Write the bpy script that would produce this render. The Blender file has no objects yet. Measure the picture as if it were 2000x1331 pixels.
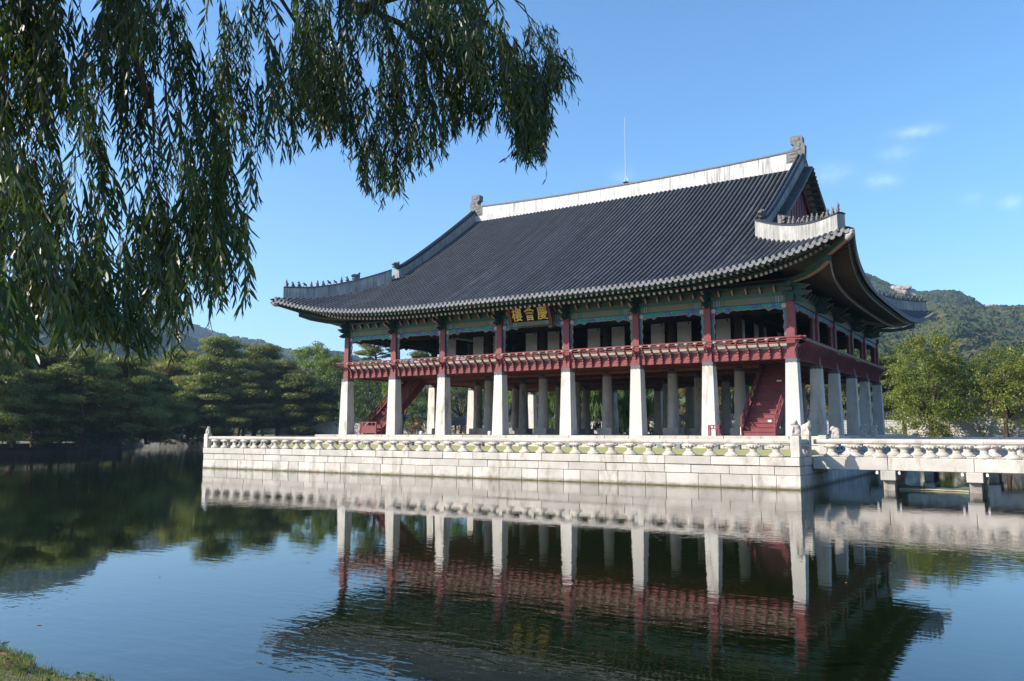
import bpy, math, random
import numpy as np
from mathutils import Vector, Matrix, noise as mnoise
R_ = math.radians
rng = np.random.default_rng(7)
random.seed(7)
scene = bpy.context.scene
col = scene.collection

# ---------------------------------------------------------------- camera, sky, sun, exposure
CAM = Vector((11.887, -48.186, 2.773))
YAW, PITCH, FPX = R_(32.62), R_(6.212), 1618.6
cam_d = bpy.data.cameras.new('camera')
cam_d.sensor_width = 36.0
cam_d.lens = FPX / 2000.0 * 36.0
cam_d.clip_start, cam_d.clip_end = 0.1, 20000
cam_o = bpy.data.objects.new('camera', cam_d)
cam_o.location = CAM
cam_o.rotation_euler = (R_(90) + PITCH, 0, YAW)
col.objects.link(cam_o)
scene.camera = cam_o
C_F = Vector((-math.sin(YAW) * math.cos(PITCH), math.cos(YAW) * math.cos(PITCH), math.sin(PITCH)))
C_R = Vector((math.cos(YAW), math.sin(YAW), 0))
C_U = C_R.cross(C_F)

SUN_TO = Vector((-1.25, -1.20, 1.0)).normalized()      # direction towards the sun
SUN_EL = math.asin(SUN_TO.z)
SUN_AZ = math.atan2(SUN_TO.x, SUN_TO.y)
world = bpy.data.worlds.new('World')
scene.world = world
world.use_nodes = True
wn = world.node_tree
wn.nodes.clear()
w_out = wn.nodes.new('ShaderNodeOutputWorld')
w_bg = wn.nodes.new('ShaderNodeBackground')
w_sky = wn.nodes.new('ShaderNodeTexSky')
w_sky.sky_type = 'NISHITA'
w_sky.sun_disc = False
w_sky.sun_elevation = SUN_EL
w_sky.sun_rotation = SUN_AZ
w_sky.altitude = 50
w_sky.air_density = 1.0
w_sky.dust_density = 0.8
w_sky.ozone_density = 5.0
w_bg.inputs['Strength'].default_value = 0.132
# thin wisps of cloud far off in the eastern sky, over the Nishita sky
def w_node(t, **kw):
    x = wn.nodes.new('ShaderNode' + t)
    for k, v in kw.items(): setattr(x, k, v)
    return x
def w_val(op, a, b=None):
    x = w_node('Math', operation=op)
    for v, i in ((a, 0), (b, 1)):
        if v is None: continue
        if hasattr(v, 'is_linked'): wn.links.new(v, x.inputs[i])
        else: x.inputs[i].default_value = v
    return x.outputs[0]
w_dir = w_node('TexCoord').outputs['Generated']
def w_dot(vec, c):
    x = w_node('VectorMath', operation='DOT_PRODUCT'); wn.links.new(vec, x.inputs[0]); x.inputs[1].default_value = c
    return x.outputs['Value']
C_Fh = Vector((-math.sin(YAW) * math.cos(PITCH), math.cos(YAW) * math.cos(PITCH), math.sin(PITCH)))
C_Rh = Vector((math.cos(YAW), math.sin(YAW), 0))
C_Uh = C_Rh.cross(C_Fh)
w_sum = None
for u, v, a, b, k in ((1788, 258, .021, .006, .9), (1752, 299, .016, .008, .6), (1625, 338, .019, .010, .6), (1722, 353, .016, .007, .9), (1897, 388, .011, .005, .45), (1974, 396, .009, .006, .8), (1217, 342, .014, .008, .4)):
    d = (C_Fh + C_Rh * ((u - 1000) / FPX) - C_Uh * ((v - 665.5) / FPX)).normalized()
    h = Vector((d.y, -d.x, 0)).normalized(); up = h.cross(d)
    e = w_val('ADD', w_val('POWER', w_val('MULTIPLY', w_dot(w_dir, h), 1 / a), 2.0), w_val('POWER', w_val('MULTIPLY', w_dot(w_dir, up), 1 / b), 2.0))
    f = w_val('MULTIPLY', w_val('POWER', 2.718, w_val('MULTIPLY', e, -1.0)), k)
    f = w_val('MULTIPLY', f, w_val('GREATER_THAN', w_dot(w_dir, d), .5))
    w_sum = f if w_sum is None else w_val('ADD', w_sum, f)
w_nz = w_node('TexNoise'); w_nz.inputs['Scale'].default_value = 60; w_nz.inputs['Detail'].default_value = 7; w_nz.inputs['Roughness'].default_value = .62
w_map = w_node('Mapping'); w_map.inputs['Scale'].default_value = (1, 1, 1.5)
wn.links.new(w_dir, w_map.inputs['Vector']); wn.links.new(w_map.outputs[0], w_nz.inputs['Vector'])
w_m = w_val('MULTIPLY', w_sum, w_val('MAXIMUM', w_val('SUBTRACT', w_val('MULTIPLY', w_nz.outputs['Fac'], 2.4), .62), 0.))
w_mix = w_node('Mix', data_type='RGBA', blend_type='ADD'); w_mix.inputs[7].default_value = (1.5, 1.35, 1.1, 1)
w_hs = w_node('HueSaturation'); w_hs.inputs['Saturation'].default_value = 1.10; w_hs.inputs['Hue'].default_value = .496
wn.links.new(w_sky.outputs[0], w_hs.inputs['Color'])
wn.links.new(w_m, w_mix.inputs[0]); wn.links.new(w_hs.outputs[0], w_mix.inputs[6])
wn.links.new(w_mix.outputs[2], w_bg.inputs['Color'])
wn.links.new(w_bg.outputs[0], w_out.inputs['Surface'])

sun_d = bpy.data.lights.new('sun', 'SUN')
sun_d.energy = 4.8
sun_d.angle = R_(0.53)
sun_d.color = (1.0, 0.90, 0.77)
sun_o = bpy.data.objects.new('sun', sun_d)
sun_o.rotation_euler = SUN_TO.to_track_quat('Z', 'Y').to_euler()
sun_o.location = (-60, -60, 60)
col.objects.link(sun_o)

scene.view_settings.view_transform = 'Standard'
scene.view_settings.look = 'None'
scene.view_settings.gamma = 1
scene.view_settings.use_curve_mapping = False
scene.view_settings.exposure = 1.0
scene.cycles.use_denoising = True
scene.cycles.max_bounces = 8
scene.cycles.transparent_max_bounces = 8
scene.cycles.volume_bounces = 0

def along(u, d, z=0.0):
    """Point on the ground at horizontal distance d from where the photographer stands, in the direction of column u of the photo."""
    a = (u - 1000) / FPX
    dx = C_F + C_R * a
    h = Vector((dx.x, dx.y, 0)).normalized()
    return Vector((CAM.x + h.x * d, CAM.y + h.y * d, z))
def ray_at(u, v, dist):
    d = C_F + C_R * ((u - 1000) / FPX) - C_U * ((v - 665.5) / FPX)
    return CAM + d.normalized() * dist
def height_for(u, v, d):
    a, b = (u - 1000) / FPX, (v - 665.5) / FPX
    q = C_F + C_R * a - C_U * b
    return CAM.z + q.z / math.hypot(q.x, q.y) * d

# ---------------------------------------------------------------- materials
class NT:
    def __init__(s, name):
        s.m = bpy.data.materials.new(name)
        s.m.use_nodes = True
        s.t = s.m.node_tree
        s.t.nodes.clear()
        s.out = s.n('OutputMaterial')
    def n(s, t, **kw):
        x = s.t.nodes.new('ShaderNode' + t)
        for k, v in kw.items():
            setattr(x, k, v)
        return x
    def l(s, a, b):
        s.t.links.new(a, b)
    def noise(s, vec, scale, detail=4, rough=.6, dist=0):
        x = s.n('TexNoise')
        x.inputs['Scale'].default_value = scale
        x.inputs['Detail'].default_value = detail
        x.inputs['Roughness'].default_value = rough
        x.inputs['Distortion'].default_value = dist
        if vec: s.l(vec, x.inputs['Vector'])
        return x.outputs['Fac']
    def ramp(s, fac, stops, interp='LINEAR'):
        x = s.n('ValToRGB')
        x.color_ramp.interpolation = interp
        e = x.color_ramp.elements
        while len(e) < len(stops): e.new(0.5)
        for k, (p, c) in enumerate(stops):
            e[k].position = p
            e[k].color = (c, c, c, 1) if isinstance(c, (int, float)) else (*c, 1)
        s.l(fac, x.inputs['Fac'])
        return x.outputs['Color']
    def mix(s, fac, a, b, mode='MIX'):
        x = s.n('Mix', data_type='RGBA', blend_type=mode)
        x.clamp_factor = True
        for val, i in ((fac, 0), (a, 6), (b, 7)):
            if hasattr(val, 'is_linked'): s.l(val, x.inputs[i])
            elif i == 0: x.inputs[0].default_value = val
            else: x.inputs[i].default_value = (*val, 1)
        return x.outputs[2]
    def math(s, op, a, b=None):
        x = s.n('Math', operation=op)
        for val, i in ((a, 0), (b, 1)):
            if val is None: continue
            if hasattr(val, 'is_linked'): s.l(val, x.inputs[i])
            else: x.inputs[i].default_value = val
        return x.outputs[0]
    def map(s, vec, scale=(1, 1, 1), rot=(0, 0, 0)):
        x = s.n('Mapping')
        x.inputs['Scale'].default_value = scale
        x.inputs['Rotation'].default_value = rot
        s.l(vec, x.inputs['Vector'])
        return x.outputs[0]
    def bump(s, h, strength, dist=.02):
        x = s.n('Bump')
        x.inputs['Strength'].default_value = strength
        x.inputs['Distance'].default_value = dist
        s.l(h, x.inputs['Height'])
        return x.outputs[0]
    def principled(s, color, rough=.7, normal=None, spec=.3, metal=0):
        b = s.n('BsdfPrincipled')
        if hasattr(color, 'is_linked'): s.l(color, b.inputs['Base Color'])
        else: b.inputs['Base Color'].default_value = (*color, 1)
        if hasattr(rough, 'is_linked'): s.l(rough, b.inputs['Roughness'])
        else: b.inputs['Roughness'].default_value = rough
        b.inputs['Specular IOR Level'].default_value = spec
        b.inputs['Metallic'].default_value = metal
        if normal is not None: s.l(normal, b.inputs['Normal'])
        s.l(b.outputs[0], s.out.inputs['Surface'])
        return b
    def pos(s): return s.n('NewGeometry').outputs['Position']
    def obj(s): return s.n('TexCoord').outputs['Object']
    def rnd(s): return s.n('ObjectInfo').outputs['Random']

def m_plain(name, c1, c2, scale=3, rough=.75, bump=.15, rand=.0, spec=.25, stretch=(1, 1, 1), metal=0):
    """A surface whose colour wanders between c1 and c2, with fine relief and an optional step from piece to piece."""
    t = NT(name)
    p = t.map(t.pos(), stretch)
    big = t.noise(p, scale, 5, .65)
    fine = t.noise(p, scale * 14, 3, .6)
    c = t.mix(t.ramp(big, [(.3, 0.), (.7, 1.)]), c1, c2)
    c = t.mix(t.math('MULTIPLY', fine, .35), c, tuple(x * .55 for x in c1))
    if rand:
        k = t.math('ADD', t.math('MULTIPLY', t.rnd(), rand * 2), 1 - rand)
        cmb = t.n('CombineColor')
        for i in range(3): t.l(k, cmb.inputs[i])
        c = t.mix(1.0, c, cmb.outputs[0], 'MULTIPLY')
    t.principled(c, rough, t.bump(fine, bump), spec, metal)
    return t.m

def m_granite(name, c1, c2, stain=(.16, .13, .10), amount=.5, rand=.1, streak=True, tide=False):
    t = NT(name)
    P = t.pos()
    a = t.noise(P, 1.3, 6, .6)
    sp = t.noise(P, 55, 2, .7)
    c = t.mix(t.ramp(a, [(.3, 0.), (.72, 1.)]), c1, c2)
    c = t.mix(t.ramp(sp, [(.35, .35), (.55, 0.)]), c, (.2, .19, .18))
    k = t.math('ADD', t.math('MULTIPLY', t.rnd(), rand * 2), 1 - rand)
    cmb = t.n('CombineColor')
    for i in range(3): t.l(k, cmb.inputs[i])
    c = t.mix(1.0, c, cmb.outputs[0], 'MULTIPLY')
    st = t.noise(t.map(P, (1.6, 1.6, .5 if streak else 1.6)), 1.1, 7, .7, .4)
    off = t.math('ADD', st, t.math('MULTIPLY', t.math('SUBTRACT', t.rnd(), .5), .12))
    c = t.mix(t.math('MULTIPLY', t.ramp(off, [(.52, 0.), (.72, 1.)]), amount), c, stain)
    if tide:                              # damp, algae-dark foot where the pond laps
        sz = t.n('SeparateXYZ'); t.l(P, sz.inputs[0])
        zz = t.math('ADD', sz.outputs[2], t.math('MULTIPLY', t.math('SUBTRACT', t.noise(P, 2.3, 5, .7), .5), .34))
        c = t.mix(t.ramp(zz, [(.03, .85), (.20, 0.)]), c, (.13, .12, .085))
    nb = t.bump(t.math('ADD', t.math('MULTIPLY', sp, .5), t.noise(P, 9, 4)), .35, .012)
    t.principled(c, .8, nb, .25)
    return t.m

M = {}
M['stone'] = m_granite('white_granite', (.43, .395, .35), (.56, .52, .47), amount=.62, rand=.17, tide=True)
M['baluster'] = m_granite('carved_granite', (.41, .37, .32), (.53, .49, .43), stain=(.14, .12, .10), amount=.6, rand=.2, streak=False)
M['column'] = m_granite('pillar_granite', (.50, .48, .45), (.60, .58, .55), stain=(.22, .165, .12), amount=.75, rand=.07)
M['bank_dark'] = m_granite('shade_toned_bank_granite', (.055, .056, .05), (.105, .105, .095), amount=.7, rand=.25)  # shade along the far banks is put into this dark base colour
M['pier'] = m_granite('stained_pier_granite', (.20, .175, .15), (.36, .33, .29), stain=(.07, .05, .04), amount=.8, rand=.15)
M['old_stone'] = m_granite('bank_granite', (.30, .29, .27), (.42, .40, .37), amount=.6, rand=.2)
M['collar'] = m_plain('dark_collar_paint', (.085, .092, .11), (.13, .14, .16), 4, .7)
M['red'] = m_plain('red_timber_paint', (.175, .045, .050), (.23, .066, .071), 2.2, .65, .2, rand=.1, stretch=(3, 3, .6))
M['red_dark'] = m_plain('oxblood_timber_paint', (.12, .026, .028), (.16, .038, .038), 2.2, .6, .2, rand=.1)
M['cream'] = m_plain('cream_painted_board', (.30, .26, .21), (.38, .34, .28), 3, .75)
M['under'] = m_plain('brown_floor_timber', (.17, .06, .035), (.25, .10, .055), 3, .7, .3, rand=.15, stretch=(1, 4, 1))
M['tile'] = m_plain('dark_clay_roof_tile', (.030, .036, .047), (.058, .067, .084), 1.4, .52, .25, rand=.22, spec=.45)
def m_tile():
    t = NT('weathered_dark_roof_tile')
    P = t.pos()
    c = t.mix(t.ramp(t.noise(P, 1.4, 5), [(.3, 0.), (.7, 1.)]), (.017, .022, .030), (.040, .047, .060))
    c = t.mix(t.ramp(t.noise(t.map(P, (1, .35, .5)), .55, 6, .7), [(.55, 0.), (.72, .75)]), c, (.072, .077, .082))
    c = t.mix(t.ramp(t.noise(P, 2.8, 3), [(.66, 0.), (.75, .8)]), c, (.12, .117, .105))
    k = t.math('ADD', t.math('MULTIPLY', t.rnd(), .5), .75)
    cmb = t.n('CombineColor')
    for i in range(3): t.l(k, cmb.inputs[i])
    c = t.mix(1.0, c, cmb.outputs[0], 'MULTIPLY')
    t.principled(c, .52, t.bump(t.noise(P, 16, 3), .25), .45)
    return t.m
M['tile'] = m_tile()
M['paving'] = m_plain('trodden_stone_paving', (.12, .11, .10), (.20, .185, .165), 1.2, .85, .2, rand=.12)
M['inner_column'] = m_granite('shaded_hall_granite', (.31, .29, .265), (.42, .40, .37), stain=(.12, .095, .08), amount=.75, rand=.1)  # darker copy of the pillar granite; the hall's shade is in the colour
M['pan'] = m_plain('shaded_pan_tile', (.012, .014, .018), (.022, .025, .03), 2, .7, .25, spec=.3)  # near-black base colour paints the shade in the gaps between courses
M['tile_end'] = m_plain('pale_eave_tile', (.13, .135, .15), (.22, .225, .24), 9, .6, .6, rand=.12)
M['figure'] = m_plain('weathered_clay_figure', (.10, .095, .095), (.19, .18, .175), 6, .8, .3)
M['finial'] = m_plain('grey_ridge_ornament', (.11, .11, .115), (.25, .245, .24), 7, .85, .5)
M['green'] = m_plain('green_timber_paint', (.018, .055, .038), (.032, .085, .06), 4, .6, .1)
M['green_dark'] = m_plain('olive_timber_paint', (.075, .075, .05), (.11, .105, .07), 3, .65, .1)
M['bracket'] = m_plain('deep_green_bracket_paint', (.014, .045, .036), (.035, .09, .068), 9, .6, .1)
M['pink'] = m_plain('salmon_timber_paint', (.34, .17, .12), (.42, .24, .17), 5, .6, .1)
M['rafter'] = m_plain('brown_rafter_paint', (.075, .055, .035), (.11, .075, .048), 4, .65, .1)
M['soffit'] = m_plain('soffit_board', (.06, .066, .043), (.095, .095, .062), 3, .7, .1)
M['maroon'] = m_plain('maroon_gable_board', (.12, .022, .026), (.17, .035, .04), 3, .6, .1, rand=.15)
M['paper'] = m_plain('paper_door_leaf', (.55, .56, .55), (.63, .64, .63), 1, .8, .02)
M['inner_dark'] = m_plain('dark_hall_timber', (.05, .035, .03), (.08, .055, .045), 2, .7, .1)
M['plaque'] = m_plain('black_plaque_board', (.010, .009, .009), (.016, .014, .014), 4, .85, .05, spec=.05)
M['gold'] = m_plain('gold_leaf_lettering', (.66, .43, .06), (.80, .54, .10), 8, .4, .1, spec=.5)
M['metal'] = m_plain('galvanised_steel', (.5, .52, .53), (.62, .64, .65), 8, .35, .05, metal=.6)
M['bark'] = m_plain('dark_bark', (.045, .034, .026), (.10, .075, .055), 5, .9, .8, stretch=(1, 1, .3))
M['pine_bark'] = m_plain('reddish_pine_bark', (.08, .045, .03), (.20, .10, .06), 2, .9, .8, stretch=(1, 1, .4))
M['white_lamp'] = m_plain('white_lamp_housing', (.74, .74, .73), (.8, .8, .8), 6, .5, .03)
M['grey_box'] = m_plain('grey_metal_box', (.16, .18, .19), (.22, .24, .25), 6, .5, .05)
M['rock'] = m_granite('mountain_granite', (.26, .215, .185), (.40, .335, .29), amount=.5, rand=.1)
M['roof_far'] = M['tile']

def m_plaster():
    t = NT('weathered_white_plaster')
    P = t.pos()
    a = t.noise(P, .9, 5, .6)
    c = t.mix(t.ramp(a, [(.3, 0.), (.7, 1.)]), (.47, .47, .455), (.60, .60, .58))
    s1 = t.noise(t.map(P, (5.5, 5.5, .28)), 1.3, 5, .65)
    patch = t.noise(P, .33, 3, .5)
    f = t.math('MULTIPLY', t.ramp(s1, [(.46, 0.), (.66, 1.)]), t.ramp(patch, [(.36, .25), (.60, .95)]))
    c = t.mix(f, c, (.13, .13, .125))
    t.principled(c, .85, t.bump(t.noise(P, 12, 5), .25), .2)
    return t.m
M['plaster'] = m_plaster()
def m_hip():
    t = NT('grey_stained_plaster')
    P = t.pos()
    c = t.mix(t.ramp(t.noise(P, 1.1, 5), [(.3, 0.), (.7, 1.)]), (.25, .25, .245), (.41, .41, .395))
    s1 = t.noise(t.map(P, (5, 5, .3)), 1.5, 6, .7)
    c = t.mix(t.math('MULTIPLY', t.ramp(s1, [(.42, 0.), (.66, 1.)]), .75), c, (.11, .11, .11))
    t.principled(c, .85, t.bump(t.noise(P, 12, 5), .3), .2)
    return t.m
M['hip'] = m_hip()

def m_scroll(name, base, c2, c3, scale=9):
    """Dancheong scroll painting: whorls of two colours over a base."""
    t = NT(name)
    P = t.pos()
    v = t.n('TexVoronoi', feature='F1')
    v.inputs['Scale'].default_value = scale
    t.l(P, v.inputs['Vector'])
    w = t.math('SINE', t.math('MULTIPLY', v.outputs['Distance'], 22))
    c = t.mix(t.ramp(w, [(.45, 0.), (.6, 1.)]), base, c2)
    n = t.noise(P, scale * .9, 3)
    c = t.mix(t.ramp(n, [(.55, 0.), (.64, .8)]), c, c3)
    t.principled(c, .6, None, .3)
    return t.m
M['scroll'] = m_scroll('green_scroll_painting', (.03, .085, .06), (.05, .19, .15), (.12, .07, .06), 7)
def m_valance():
    t = NT('blue_teal_painted_fretwork')
    P = t.pos()
    seg = t.ramp(t.noise(P, 1.3, 1, .3), [(.50, (.015, .23, .225)), (.58, (.045, .10, .31))])
    v = t.n('TexVoronoi', feature='F1'); v.inputs['Scale'].default_value = 6.5; t.l(P, v.inputs['Vector'])
    w = t.math('SINE', t.math('MULTIPLY', v.outputs['Distance'], 26))
    c = t.mix(t.ramp(w, [(.5, 0.), (.75, .9)]), seg, (.008, .05, .07))
    c = t.mix(t.ramp(t.noise(P, 14, 2), [(.60, 0.), (.68, .7)]), c, (.40, .44, .46))
    t.principled(c, .6, None, .3)
    return t.m
M['valance'] = m_valance()
M['boss'] = m_plain('pink_corner_flower', (.42, .30, .30), (.52, .42, .42), 20, .6, .1)
def m_lintel():
    t = NT('painted_lintel')
    g = t.n('TexCoord').outputs['Generated']
    sx = t.n('SeparateXYZ'); t.l(g, sx.inputs[0])
    x = t.math('ABSOLUTE', t.math('SUBTRACT', sx.outputs[0], .5))
    body = t.mix(t.noise(t.pos(), 2.5), (.115, .115, .075), (.15, .145, .10))
    st = t.ramp(x, [(0, (.12, .12, .08)), (.30, (.03, .16, .10)), (.325, (.20, .10, .04)), (.345, (.03, .13, .11)), (.365, (.30, .20, .14)), (.38, (.05, .07, .28)),
                    (.395, (.36, .28, .24)), (.41, (.04, .17, .12)), (.435, (.28, .14, .11)), (.455, (.04, .15, .12)), (.475, (.22, .08, .05)), (.49, (.04, .10, .08))], 'CONSTANT')
    f = t.ramp(x, [(.285, 0.), (.3, 1.)])
    n = t.ramp(t.noise(t.pos(), 16, 3), [(.45, 0.), (.62, .55)])
    c = t.mix(f, body, t.mix(n, st, (.035, .12, .09)))
    t.principled(c, .6, None, .3)
    return t.m
M['lintel'] = m_lintel()
def m_flower():
    """Painted rafter end: a pale flower with a darker heart on brown."""
    t = NT('flower_rafter_end')
    g = t.n('TexCoord').outputs['Object']
    sx = t.n('SeparateXYZ'); t.l(g, sx.inputs[0])
    r = t.math('SQRT', t.math('ADD', t.math('POWER', sx.outputs[0], 2), t.math('POWER', sx.outputs[2], 2)))
    an = t.math('ARCTAN2', sx.outputs[0], sx.outputs[2])
    pet = t.math('ADD', .076, t.math('MULTIPLY', t.math('COSINE', t.math('MULTIPLY', an, 5)), .014))
    inside = t.math('LESS_THAN', r, pet)
    heart = t.math('LESS_THAN', r, .030)
    c = t.mix(inside, (.16, .15, .10), (.62, .54, .46))
    c = t.mix(heart, c, (.25, .09, .06))
    t.principled(c, .6, None, .3)
    return t.m
M['flower'] = m_flower()
M['fly_end'] = m_plain('mint_rafter_end', (.20, .36, .28), (.45, .55, .46), 30, .6, .05)
M['lotus'] = m_plain('pale_green_lotus_cap', (.20, .32, .24), (.50, .52, .46), 30, .6, .1)

def m_leaf(name, c1, c2, c3, trans=.35, scale=.35, spec=.35, rough=.5):
    t = NT(name)
    P = t.pos()
    n = t.noise(P, scale, 3, .6)
    fine = t.noise(P, scale * 9, 2)
    c = t.mix(t.ramp(n, [(.35, 0.), (.65, 1.)]), c1, c2)
    c = t.mix(t.ramp(fine, [(.5, 0.), (.75, .8)]), c, c3)
    k = t.math('ADD', t.math('MULTIPLY', t.rnd(), .4), .8)
    cmb = t.n('CombineColor')
    for i in range(3): t.l(k, cmb.inputs[i])
    c = t.mix(1.0, c, cmb.outputs[0], 'MULTIPLY')
    b = t.n('BsdfPrincipled')
    t.l(c, b.inputs['Base Color'])
    b.inputs['Roughness'].default_value = rough
    b.inputs['Specular IOR Level'].default_value = spec
    tr = t.n('BsdfTranslucent')
    t.l(t.mix(1.0, c, (1.25, 1.35, .6), 'MULTIPLY'), tr.inputs['Color'])
    mx = t.n('MixShader')
    mx.inputs[0].default_value = trans
    t.l(b.outputs[0], mx.inputs[1]); t.l(tr.outputs[0], mx.inputs[2])
    t.l(mx.outputs[0], t.out.inputs['Surface'])
    return t.m
M['pine'] = m_leaf('pine_needles', (.085, .115, .024), (.19, .215, .045), (.27, .255, .07), .32)
M['pine_olive'] = m_leaf('olive_pine_needles', (.12, .135, .028), (.24, .23, .055), (.32, .24, .08), .32)
M['broad'] = m_leaf('green_leaves', (.045, .095, .02), (.09, .15, .03), (.13, .17, .035), .35)
M['lime'] = m_leaf('lime_leaves', (.12, .19, .025), (.19, .25, .035), (.24, .26, .05), .4)
M['yellow'] = m_leaf('yellowing_leaves', (.17, .18, .03), (.30, .24, .03), (.42, .27, .02), .4)
M['ginkgo'] = m_leaf('yellow_green_leaves', (.11, .145, .028), (.18, .21, .04), (.27, .24, .05), .38)
M['rust'] = m_leaf('rusty_leaves', (.10, .09, .03), (.17, .10, .035), (.24, .09, .04), .35)
M['dark_broad'] = m_leaf('dark_evergreen_leaves', (.025, .055, .018), (.05, .085, .025), (.07, .10, .03), .2)
M['willow'] = m_leaf('willow_leaves', (.024, .048, .012), (.046, .082, .017), (.15, .17, .03), .42, 1.0, .45, .38)
M['hill_trees'] = m_leaf('hillside_canopy', (.026, .043, .019), (.055, .068, .027), (.10, .075, .034), .05, .012, .1, .8)

def m_ground():
    t = NT('park_ground')
    P = t.pos()
    c = t.mix(t.ramp(t.noise(P, .12, 5), [(.4, 0.), (.6, 1.)]), (.16, .14, .09), (.10, .13, .045))
    c = t.mix(t.ramp(t.noise(P, 2, 5), [(.4, 0.), (.8, .6)]), c, (.26, .22, .15))
    t.principled(c, .95, t.bump(t.noise(P, 6, 4), .3), .1)
    return t.m
M['ground'] = m_ground()
def m_lawn():
    t = NT('mown_lawn')
    P = t.pos()
    c = t.mix(t.noise(P, 3, 6), (.26, .27, .12), (.38, .37, .18))
    t.principled(c, .95, t.bump(t.noise(P, 40, 3), .5), .1)
    return t.m
M['lawn'] = m_lawn()
M['soil'] = m_plain('bank_soil', (.13, .10, .07), (.24, .19, .13), 5, .95, .6)
M['grass'] = m_leaf('bank_grass', (.07, .115, .022), (.14, .17, .045), (.25, .21, .09), .4, 2.5, .3, .5)
M['weed'] = m_leaf('bank_weeds', (.05, .12, .018), (.09, .18, .03), (.13, .2, .05), .4, 4, .4, .4)
M['dry_leaf'] = m_leaf('fallen_leaves', (.26, .13, .05), (.36, .22, .10), (.3, .1, .06), .2, 4, .3, .5)

def m_water():
    t = NT('pond_water')
    P = t.pos()
    warp = t.noise(P, .05, 3, .5)
    r1 = t.noise(t.map(P, (1.0, 1.0, 1), (0, 0, R_(32))), 1.6, 3, .55, .6)
    r2 = t.noise(t.map(P, (.55, 1.9, 1), (0, 0, R_(-24))), 2.6, 2, .5, .3)
    r3 = t.noise(t.map(P, (.6, 1.6, 1), (0, 0, R_(-40))), 9, 2, .5)
    h = t.math('ADD', t.math('ADD', t.math('MULTIPLY', r1, .55), t.math('MULTIPLY', r2, .5)), t.math('MULTIPLY', r3, .10))
    h = t.math('MULTIPLY', h, t.ramp(warp, [(.40, .22), (.60, 1.)]))
    b = t.principled((.004, .0092, .0022), .02, t.bump(h, .072, .10), .5)
    b.inputs['IOR'].default_value = 1.85
    return t.m
M['water'] = m_water()
def m_net():
    t = NT('green_debris_netting')
    n = t.noise(t.pos(), 8, 3)
    t.principled(t.mix(n, (.040, .066, .058), (.062, .098, .086)), .7, None, .2)
    return t.m
M['net'] = m_net()
M['float'] = m_plain('weathered_float_line', (.32, .27, .18), (.42, .36, .25), 8, .8, .2)
def m_brickwall():
    return m_granite('palace_wall_stone', (.42, .41, .40), (.56, .55, .53), amount=.25, rand=.14, streak=False)
M['wall'] = m_brickwall()
M['mortar'] = m_plain('lime_mortar', (.5, .49, .47), (.6, .59, .57), 5, .9, .2)
M['skin'] = m_plain('skin', (.5, .32, .24), (.52, .34, .26), 3, .6, 0)
M['hair'] = m_plain('black_hair', (.012, .01, .01), (.02, .018, .016), 3, .5, 0)
def m_cloth(name, c): return m_plain(name, c, tuple(x * 1.15 for x in c), 6, .85, .1)

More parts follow.
